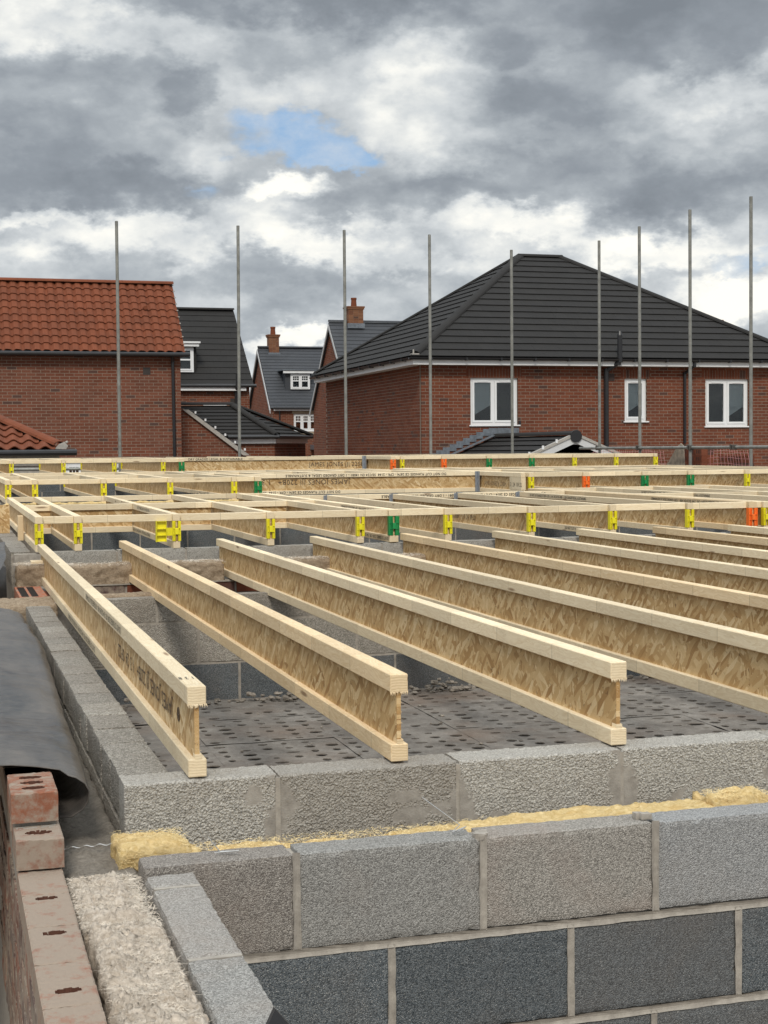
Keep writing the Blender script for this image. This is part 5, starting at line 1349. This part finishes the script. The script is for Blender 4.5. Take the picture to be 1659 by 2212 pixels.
def joist(label, cat, group, x, y0, y1, zt, tim=0, cap=None, farcap=None, wide=1., fray=False, twin=False, hang=None, shift=0.):
    J = thing('i_joist', (x, y0, zt-JH), label, cat, group); w_ = FW*wide
    off = [random.uniform(-.003, .003) for _ in range(4)]
    b = MB(); b.box(x-w_/2, x+w_/2, y0+off[0]*.3, y1, zt-FH, zt); bevel(b.build('top_flange', TIM[tim], J), .0022)
    b = MB(); b.box(x-w_/2+.0005, x+w_/2-.0005, y0+off[1]*.5, y1+off[2], zt-JH, zt-JH+FH-.001); bevel(b.build('bottom_flange', TIM[tim], J), .0022)
    b = MB(); b.box(x-WT/2, x+WT/2, y0+.006+off[3]*.5, y1-.012, zt-JH+FH-.008, zt-FH+.008); b.build('web', OSBY, J)
    if fray:
        f = MB(); rs = random.Random(int(x*100))
        for i in range(70):
            zz = rs.uniform(zt-JH+FH, zt-FH); xx = x+rs.choice((-1, 1))*rs.uniform(.3, 1)*WT/2; l = rs.uniform(.002, .010)
            p = Vector((xx, y0+.007, zz)); d = Vector((rs.gauss(0,.8), -1, rs.gauss(0,.6))).normalized()*l
            f.add([p+Vector((0,0,.0012)), p-Vector((0,0,.0012)), p+d], [(0,1,2)])
        for i in range(46):
            xx = rs.uniform(x-w_/2, x+w_/2); l = rs.uniform(.002, .012); p = Vector((xx, y0, zt-FH+.002)); f.add([p+X*.0013, p-X*.0013, p+Vector((rs.gauss(0,.002), -.002, -l))], [(0,1,2)])
        # saw tear-out wedge on the lower flange
        f.box(x-.006, x+.010, y0+.002, y0+.03, zt-JH+FH-.004, zt-JH+FH+.010)
        f.build('torn_fibres', TIM[tim], J, fix=False)
    if cap: cap_part(J, x, y0, zt, CAPM[cap], wide, True, shift)
    if farcap: cap_part(J, x, y1, zt, CAPM[farcap], wide, False)
    if hang is not None:
        b = MB(); b.box(x-w_/2-.0025, x-w_/2-.0005, hang-.045, hang, zt-JH, zt+.001); b.box(x+w_/2+.0005, x+w_/2+.0025, hang-.045, hang, zt-JH, zt+.001)
        b.box(x-w_/2-.022, x-w_/2-.0026, hang-.002, hang-.0005, zt-JH, zt-.002) ; b.box(x-w_/2, x+w_/2, hang-.03, hang, zt+.0005, zt+.0025)
        b.build('joist_hanger', GALV2, J)
        h = MB()
        for k in range(5): h.tube((x-w_/2-.0030, hang-.02, zt-.03-k*.035), (x-w_/2-.0024, hang-.02, zt-.03-k*.035), .003, 6)
        h.build('nail', GALV2, J)
    return J
def ymeans(z): return z
# bay A: the nine loose joists
A_X = [.5665, 1.072, 1.669, 2.287, 2.904, 3.553, 4.171, 4.742, 5.33]
A_Y0 = [3.455, 3.470, 3.475, 3.47, 3.47, 3.46, 3.47, 3.47, 3.47]; A_Y1 = [9.13, 9.29, 9.23, 9.24, 9.29, 9.29, 9.30, 9.29, 9.30]
A_T = [0, 1, 0, 0, 1, 0, 0, 1, 0]
A_L = ['pale I-joist nearest the left wall, black print along its side and handwriting on its end',
       'tan I-joist with a knotty end, second of those resting on the near block wall',
       'pale I-joist with a clean square end, third of those resting on the near block wall',
       'pale I-joist running off the right edge just behind the third cut end', 'tan-orange I-joist, fifth loose one from the left',
       'pale I-joist, sixth loose one from the left, beyond the tan-orange one', 'pale I-joist, seventh loose one from the left',
       'tan I-joist, eighth loose one from the left', 'pale I-joist at the right edge, ninth loose one from the left, under the orange cap']
for i, x in enumerate(A_X):
    J = joist(A_L[i], 'joist', 'loose joists of the first bay', x, A_Y0[i], A_Y1[i], 0., A_T[i], fray=i < 3)
    xl = x-FW/2
    if i == 0:
        text(J, LONG1, .030, (xl-.0012, 4.80, -.012), (0, 1, 0), (0, 0, -1), INK, .80)
        text(J, LONG1, .030, (xl-.0008, 5.66, -JH+FH-.012), (0, 1, 0), (0, 0, -1), INK, .82)
        text(J, WEBT, .062, (x-WT/2-.0012, 3.80, -.092), (0, 1, 0), (0, 0, -1), INK2, 1.12)
        b = MB(); zc, yc = -.108, 3.70
        for k in range(14):
            a = 2*PI*k/14; b.tube((x-WT/2-.0012, yc+.017*math.cos(a), zc+.017*math.sin(a)), (x-WT/2-.0012, yc+.017*math.cos(a+.45), zc+.017*math.sin(a+.45)), .0016, 4)
        b.tube((x-WT/2-.0012, yc-.014, zc), (x-WT/2-.0012, yc+.014, zc), .0016, 4); b.tube((x-WT/2-.0012, yc, zc-.014), (x-WT/2-.0012, yc, zc+.014), .0016, 4)
        b.build('stamp', INK2, J)
        text(J, '1 3 8', .052, (x+.016, 3.60, .0006), (-1, .0, 0), (0, -1, 0), INK, .34)
    J.rotation_euler.z = random.uniform(-.0009, .0009)
    if i in (3, 5): text(J, WEBT, .06, (x-WT/2-.0012, 5.2, -.15), (0, -1, 0), (0, 0, 1), INK2, 1.1) if False else None
# bay B
B_X = [0.5677, 0.8042, 1.4159, 2.0234, 2.6227, 2.8514, 3.2313, 3.8295, 4.435, 5.027, 5.5217, 5.6314, 6.2307, 6.8517, 7.4727]
B_C = ['y','y','y','y','y','g','y','y','y','y','o','y','g','g','y']
for i, x in enumerate(B_X):
    hung = 3.1 < x < 5.3; y1 = 12.5028 if hung else 13.455
    cn = {'y': 'yellow', 'g': 'green', 'o': 'orange'}[B_C[i]]
    J = joist('%s joist from the left in the second bay, %s plastic cap on its near end' % (ORD[i], cn), 'joist', 'joists of the second bay', x, 9.315, y1, 0.1575, 1 if i in (10,) else 0, cap=B_C[i] if i != 2 else None, wide=1.35 if B_C[i] in 'og' and i != 11 else 1.0, hang=12.5028 if hung else None, shift=0.)
    if i == 2:
        # swung-out cap hanging beside the web
        x_ = x; cap_part(J, x_, 9.315, 0.1575, YEL, 1., True); b = MB(); z0, z1 = 0.1575-JH+FH+.001, 0.1575-FH-.001; xx0, xx1 = x_-.125, x_-.067
        b.box(xx0, xx1, 9.3357, 9.3398, z0, z1); b.box(xx0-.003, xx0, 9.315, 9.3667, z0-.004, z1+.004); b.box(xx1, xx1+.003, 9.315, 9.3667, z0-.004, z1+.004)
        for q in (.0, .3, .62, 1.): b.box(xx0, xx1, 9.315, 9.3352, z0+(z1-z0)*q-.001, z0+(z1-z0)*q+.001)
        b.box(xx1+.003, x_-.008, 9.3305, 9.3347, z0+.035, z0+.085); b.build('open_cap', YEL, J)
        text(J, LONG1[:62], .028, (x-FW/2-.0012, 11.0952, 0.1575-.030), (0, -1, 0), (0, 0, 1), INK, .8)
        text(J, LONG1, .030, (x-FW/2-.0008, 11.592, 0.1575-JH+.014), (0, -1, 0), (0, 0, 1), INK, .8)
    if i == 5:
        text(J, LONG1, .030, (x-FW*.675-.0012, 9.3357, 0.1575-.012), (0, 1, 0), (0, 0, -1), INK, .8)
        text(J, LONG1, .030, (x-FW*.675-.0012, 9.3357, 0.1575-JH+FH-.012), (0, 1, 0), (0, 0, -1), INK, .8)
    if i in (9,): text(J, LONG1, .030, (x-FW/2-.0012, 12.213, 0.1575-.032), (0, -1, 0), (0, 0, 1), INK, .8)
    if i in (10,): text(J, LONG1, .030, (x-FW*.675-.0012, 9.6255, 0.1575-.012), (0, 1, 0), (0, 0, -1), INK, .8)
    if i in (12,): text(J, LONG1, .030, (x-FW*.675-.0012, 12.42, 0.1575-.032), (0, -1, 0), (0, 0, 1), INK, .85)
    if i == 8: text(J, 'DO NOT CUT FLANGES', .030, (x-FW/2-.0012, 10.0912, 0.1575-JH+.013), (0, -1, 0), (0, 0, 1), INK, .85)
    if i == 7: text(J, WEBT, .05, (x-WT/2-.0012, 11.2815, 0.1575-.14), (0, -1, 0), (0, 0, 1), INK2, 1.)
# trimmer beam of bay B
def beam_x(label, x0, x1, y, zt, texts=(), tim=TIMX):
    T = thing('trimmer_beam', ((x0+x1)/2, y, zt-JH), label, 'beam')
    b = MB(); b.box(x0, x1, y, y+FW, zt-FH, zt); bevel(b.build('top_flange', tim, T), .002)
    b = MB(); b.box(x0, x1, y, y+FW, zt-JH, zt-JH+FH); bevel(b.build('bottom_flange', tim, T), .002)
    b = MB(); b.box(x0+.003, x1-.003, y+FW/2-WT/2, y+FW/2+WT/2, zt-JH+FH-.005, zt-FH+.005); b.build('web', OSBX, T)
    for s, size, xo, zo, flip, mt in texts:
        yy = y-.0012 if mt is INK else y+FW/2-WT/2-.0012
        text(T, s, size, (xo, yy, zt+zo), (-1 if flip else 1, 0, 0), (0, 0, -1 if flip else 1), mt, .95)
    return T
beam_x('trimmer beam across the second bay that carries the metal hangers', 2.90, 5.47, 12.5131, 0.1575, [(LONG1, .033, 5.28, -.012, True, INK)])
beam_x('long trimmer beam with upside-down black print, in the third bay', 2.90, 5.52, 14.904, 0.3076, [(LONG1, .037, 5.15, -.010, True, INK), (WEBT, .077, 4.09, -.062, True, INK2), (LONG1, .037, 3.98, -JH+FH-.008, True, INK)])
beam_x('long trimmer beam under the farthest scaffold poles, in the last bay', 2.96, 5.53, 19.5098, 0.4618, [('DRY GRADED LEGAL & SUSTAINABLE', .043, 3.13, -.037, False, INK), (WEBT, .082, 4.78, -.135, False, INK2)])
# bay C
C_L = [(.5677,'y'),(.8042,'y'),(1.4159,'y'),(2.0234,'y'),(2.6227,'y'),(2.8514,'g')]
C_R = [(5.5269,None),(5.6149,'y'),(6.21,'o'),(6.862,'g'),(7.3795,'g'),(8.0368,'y'),(8.6526,'y')]
for i, (x, c) in enumerate(C_L+C_R):
    cn = {'y': 'yellow plastic cap', 'g': 'green plastic cap', 'o': 'orange plastic cap', None: 'pale packing blocks'}[c]
    J = joist('%s joist from the left in the third bay, %s on its near end' % (ORD[i], cn), 'joist', 'joists of the third bay', x, 13.662, 18.009, 0.3076, 0, cap=c, farcap='y' if i < 6 else None, wide=1.35 if c in ('o', 'g') else 1.)
    if c is None:
        b = MB()
        for k in range(3): b.box(x-FW/2+k*.016, x-FW/2+k*.016+.015, 13.6589, 13.9725, 0.3076-JH+FH+.001, 0.3076-FH-.001)
        b.build('packing', TIM[0], J)
        text(J, WEBT, .06, (x-FW/2-.0005, 14.697, 0.3076-.14), (0, -1, 0), (0, 0, 1), INK2, 1.)
    if i in (6,): 
        b = MB(); b.box(x-FW/2-.004, x-FW/2-.001, 14.8315, 14.9019, 0.3076-JH, .3086); b.box(x-FW/2-.03, x-FW/2-.0045, 14.8968, 14.9019, 0.3076-JH, .3086); b.build('joist_hanger', GALV2, J)
for k, x in enumerate((3.26, 3.88, 4.50, 5.07)):
    joist('%s joist from the left of those running on behind the long printed beam' % ORD[k], 'joist', 'joists behind the printed beam', x, 14.9557, 18.009, 0.3076, 0)
# bay D
D_L = [(.5677,'y'),(.8042,'y'),(1.4159,'y'),(2.0234,'y'),(2.6227,'y'),(2.8514,'g')]
D_R = [(5.589,'o'),(5.7132,'y'),(6.2824,'o'),(6.9138,'g'),(7.5193,'g'),(8.1351,'y'),(8.7457,'y'),(9.3357,'y')]
for i, (x, c) in enumerate(D_L+D_R):
    cn = {'y': 'yellow', 'g': 'green', 'o': 'orange'}[c]
    J = joist('%s joist from the left in the farthest bay, %s cap on its near end' % (ORD[i], cn), 'joist', 'joists of the farthest bay', x, 18.2677, 22.563, 0.4618, 0, cap=c, farcap='y' if i < 6 else None, wide=1.35 if c in ('o', 'g') else 1.)
    if i == 6: 
        b = MB(); b.box(x-FW*.675-.004, x-FW*.675-.001, 19.4166, 19.5077, 0.4618-JH, .4628); b.box(x-FW*.675-.035, x-FW*.675-.0045, 19.5025, 19.5077, 0.4618-JH, .4628); b.build('joist_hanger', GALV2, J)
for k, x in enumerate((3.3, 3.93, 4.55)):
    joist('%s joist from the left of those behind the farthest beam' % ORD[k], 'joist', 'joists behind the farthest beam', x, 19.5615, 22.563, 0.4618, 0)
joist('last joist closing the right end of the third bay', 'joist', 'joists of the third bay', 9.2632, 13.662, 18.009, 0.3076, 0, cap='y')

# battens nailed between the joists
def battens(xs, y, zt, where, skip=(), web=False, widths=None):
    n = 0
    for i, (a, b_) in enumerate(zip(xs[:-1], xs[1:])):
        if i in skip or b_-a < .09: continue
        wa = FW/2+.001; lab = '%s %s from left, %s' % (ORD[n], 'blocking piece' if web else 'batten', where); n += 1
        x0, x1 = a+wa+(widths or {}).get(i, 0), b_-wa-(widths or {}).get(i+1, 0); dz = random.uniform(-.0025, .001); tilt = random.uniform(-.006, .006)
        if web:
            T = thing('blocking', ((x0+x1)/2, y, zt-JH), lab, 'blocking', 'blocking '+where)
            b = MB(); b.box(x0, x1, y, y+FW, zt-FH+dz, zt+dz); bevel(b.build('top_flange', TIMX, T), .002)
            b = MB(); b.box(x0, x1, y, y+FW, zt-JH, zt-JH+FH); bevel(b.build('bottom_flange', TIMX, T), .002)
            b = MB(); b.box(x0+.002, x1-.002, y+FW/2-WT/2, y+FW/2+WT/2, zt-JH+FH-.003, zt-FH+.003); b.build('web', OSBX, T)
        else:
            b = MB(); b.add([(x0,y,zt-FH+dz),(x1,y+tilt,zt-FH+dz),(x1,y+tilt+.042,zt-FH+dz),(x0,y+.042,zt-FH+dz),(x0,y,zt+dz),(x1,y+tilt,zt+dz),(x1,y+tilt+.042,zt+dz),(x0,y+.042,zt+dz)],
                  [(3,2,1,0),(4,5,6,7),(0,1,5,4),(1,2,6,5),(2,3,7,6),(3,0,4,7)])
            o = b.build('timber_batten', TIMX); bevel(o, .0018); tag(o, lab, 'batten', 'battens '+where)
gw = {5: .008, 10: .008, 12: .008, 13: .008}
battens(B_X, 9.346, 0.1575, 'row along near edge of second bay', widths=gw)
battens(B_X[:6], 11.3643, 0.1575, 'across the middle of the second bay', web=True)
battens(B_X[:6], 13.4446, 0.1575, 'along the far edge of the second bay', widths=gw)
battens(B_X[11:], 11.4367, 0.1575, 'across the middle of the second bay, right part')
battens(B_X[10:], 13.4136, 0.1575, 'along the far right edge of the second bay')
CX = [c[0] for c in C_L]; CR = [c[0] for c in C_R]
gc = {5: .008}; gcr = {2: .008, 3: .008, 4: .008}
battens(CX, 13.693, 0.3076, 'row along near left edge of third bay', widths=gc)
battens(CX, 15.8355, 0.3076, 'across the middle of the third bay')
battens(CX, 17.9676, 0.3076, 'along the far left edge of the third bay')
battens(CR, 13.693, 0.3076, 'row along near right edge of third bay', widths=gcr)
battens([2.90, 3.26, 3.88, 4.50, 5.07, 5.52], 16.56, 0.3076, 'behind the printed beam')
battens(CR, 15.939, 0.3076, 'across the middle right of the third bay', widths=gcr)
battens(CR+[9.26], 17.9676, 0.3076, 'along the far right edge of the third bay', widths=gcr)
DX = [c[0] for c in D_L]; DR = [c[0] for c in D_R]
battens(DX, 18.2988, 0.4618, 'row along near left edge of farthest bay', widths={5: .008})
battens(DR, 18.2988, 0.4618, 'row along near right edge of farthest bay', widths={0: .008, 2: .008, 3: .008, 4: .008})
battens(DX, 22.5216, 0.4618, 'along the outer left edge of the farthest bay')
battens(DR, 22.5216, 0.4618, 'along the outer right edge of the farthest bay', widths={0: .008, 2: .008, 3: .008, 4: .008})
# rim beyond bay B and the upright stub by the first joist
def odds():
    T = thing('timber_post', (.50, 11.1, -.05), 'short upright timber fixed to the side of the first capped joist', 'timber')
    b = MB(); b.box(.503, .5405, 10.6, 10.68, -.0625, .112); bevel(b.build('post_body', TIM[1], T), .002)
    T = thing('board_offcut', (.38, 10.8, -.05), 'small orange-brown strand board offcut at the far left, by the second bay', 'board')
    b = MB(); b.box(.31, .49, 11.6, 11.62, -.06, .155); b.build('board_body', OSBX, T)
    T = thing('wood_offcut', (.62, 8.9, -.1), 'little pale wood offcut on the left wool slab', 'offcut')
    b = MB(); b.box(.49, .56, 8.83, 8.95, -.098, -.082); bevel(b.build('offcut_body', TIM[0], T), .001)
    # black plastic corner at the bottom edge
    T = thing('plastic_wedge', (.475, 2.19, -.33), 'black triangular plastic corner on the block leaf at the very bottom edge', 'plastic')
    b = MB(); b.prism([(.448, 2.165, -.331), (.500, 2.165, -.331), (.470, 2.175, -.295)], (0, .012, 0)); b.prism([(.452,2.175,-.331),(.498,2.175,-.331),(.49,2.10,-.331),(.46,2.10,-.331)], (0,0,.004)); b.build('wedge_body', BLACKP, T)
odds()

# ------------------------------------------------------------------ scaffold
def scaffold():
    pos = [(2.6527,23.0805,4.0843,-0.003),(4.5436,23.0805,4.0791,-0.012),(6.2721,23.0805,4.0688,-0.002),(7.7128,23.0805,4.0429,-0.002),(9.1453,23.0805,3.838,0.0),(10.7361,23.0805,4.0408,-0.0),(10.764,21.6315,4.0688,0.003),(10.7433,19.9237,4.0688,0.004),(11.0331,18.6818,4.0688,0.003)]
    labs = ['first scaffold pole from the left, in front of the terracotta roof','second scaffold pole from the left, beside the steep black roof','third scaffold pole from the left, beside the chimney',
            'scaffold pole at the left slope of the big roof','short scaffold pole in front of the left window of the big house','scaffold pole beside the thick black soil pipe','scaffold pole in front of the narrow window',
            'scaffold pole just right of the thin downpipe','tallest scaffold pole, at the right edge']
    for (x, y, z, lean), l in zip(pos, labs):
        T = thing('scaffold_pole', (x, y, -2.75), l, 'scaffold pole', 'upright scaffold poles')
        b = MB(); zb = -2.75; b.tube((x-lean*(z-zb)*.5*-1, y, zb), (x, y, z), .0245, 14); o = b.build('tube', GALV, T, smooth=False)
        b = MB(); b.tube((x, y, z-.004), (x, y, z+.0015), .0205, 14); b.build('tube_end', DARK, T)
    # ledgers
    T = thing('scaffold_ledger', (10.45, 19, .54), 'horizontal scaffold tube crossing in front of the right house wall', 'scaffold tube')
    b = MB(); b.tube((10.70, 23.8, .534), (10.80, 16.0, .534), .0245, 12); b.build('tube', GALV, T)
    for k, y in enumerate((23.12, 21.6, 19.9, 18.65)):
        b = MB(); x = 10.73; b.box(x-.03, x+.05, y-.035, y+.035, .50, .57); b.tube((x-.04, y, .58), (x-.04, y, .50), .012, 8); bevel(b.build('coupler', m_plain('coupler_steel%d' % k, (.10,.09,.08), .6, .5), T), .006)
    T = thing('scaffold_ledger', (6, 22.4, .38), 'long low scaffold tube behind the farthest bay', 'scaffold tube')
    b = MB(); b.tube((1.0, 23.14, .29), (11.5, 23.14, .29), .0245, 12); b.build('tube', GALV, T)
    # netting panels
    for lab, y0, y1 in (('pink plastic brick guard mesh left of the leaning boards', 21.0, 23.7), ('pink plastic brick guard mesh draped over the right brick stack', 18.46, 19.56)):
        T = thing('mesh_guard', (10.5, (y0+y1)/2, .1), lab, 'mesh'); b = MB(); y = y0; n = 0
        f = lambda y, z: (10.87+.02*math.sin(y*7)+.02*math.sin(z*9+y*3), y+.012*math.sin(z*17), z+.012*math.sin(y*5))
        while y <= y1:
            pts = [Vector(f(y, z)) for z in np.linspace(-.25, .50, 6)]; b.path(pts, .0022, 4); y += .085
        z = -.25
        while z < .51:
            pts = [Vector(f(yy, z)) for yy in np.linspace(y0, y1, 14)]; b.path(pts, .0024, 4); z += .09
        b.build('mesh_net', NETP, T)
    # brick stacks on the scaffold boards
    for lab, y0, n, rows in (('taller stack of perforated red bricks beside the leaning boards', 20.20, 3, 5), ('lower stack of perforated red bricks behind the pink mesh', 19.03, 3, 3)):
        T = thing('brick_stack', (10.85, y0, 0), lab, 'bricks')
        for r in range(rows):
            for k in range(n):
                for d in range(2):
                    xx = 11.09+d*.108+random.uniform(-.003,.003); yy = y0+k*.222; zz = (.495 if rows == 5 else .385)-.075-r*.108
                    b = MB(); b.box(xx, xx+.103, yy+random.uniform(0,.006), yy+.212, zz, zz+.103); o = b.build('brick', BR_CLEAN if False else MT['brick_red_house'], T); 
                    if d == 0:
                        h = MB()
                        for q in range(3): h.box(xx-.0015, xx+.0004, yy+.045+q*.05, yy+.062+q*.05, zz+.022, zz+.08)
                        h.build('hole', DARK, o)
    b = None
    T = thing('leaning_boards', (10.6, 19.6, .1), 'bundle of grey-brown timber boards leaning beside the brick stack', 'boards')
    for k in range(5):
        y0 = 19.46+k*.045; b = MB(); top = Vector((10.85, 20.38+.03*k, .58-.014*k)); bot = Vector((10.79+.01*k, 20.22+k*.2, .05)); s = Vector((.0, .045, .02)); d = Vector((.018, 0, 0))
        b.add([bot-s, bot+s, top+s, top-s, bot-s+d, bot+s+d, top+s+d, top-s+d], [(3,2,1,0),(4,5,6,7),(0,1,5,4),(1,2,6,5),(2,3,7,6),(3,0,4,7)]); b.build('board', DEBRIS_T, T)
    T = thing('scaffold_platform', (11, 20, -.1), 'scaffold board platform that carries the brick stacks', 'platform')
    for k in range(5):
        b = MB(); b.box(10.92+k*.23, 11.14+k*.23, 15.5, 23.7, -.20, -.16); b.build('board', DEBRIS_T, T)
scaffold()
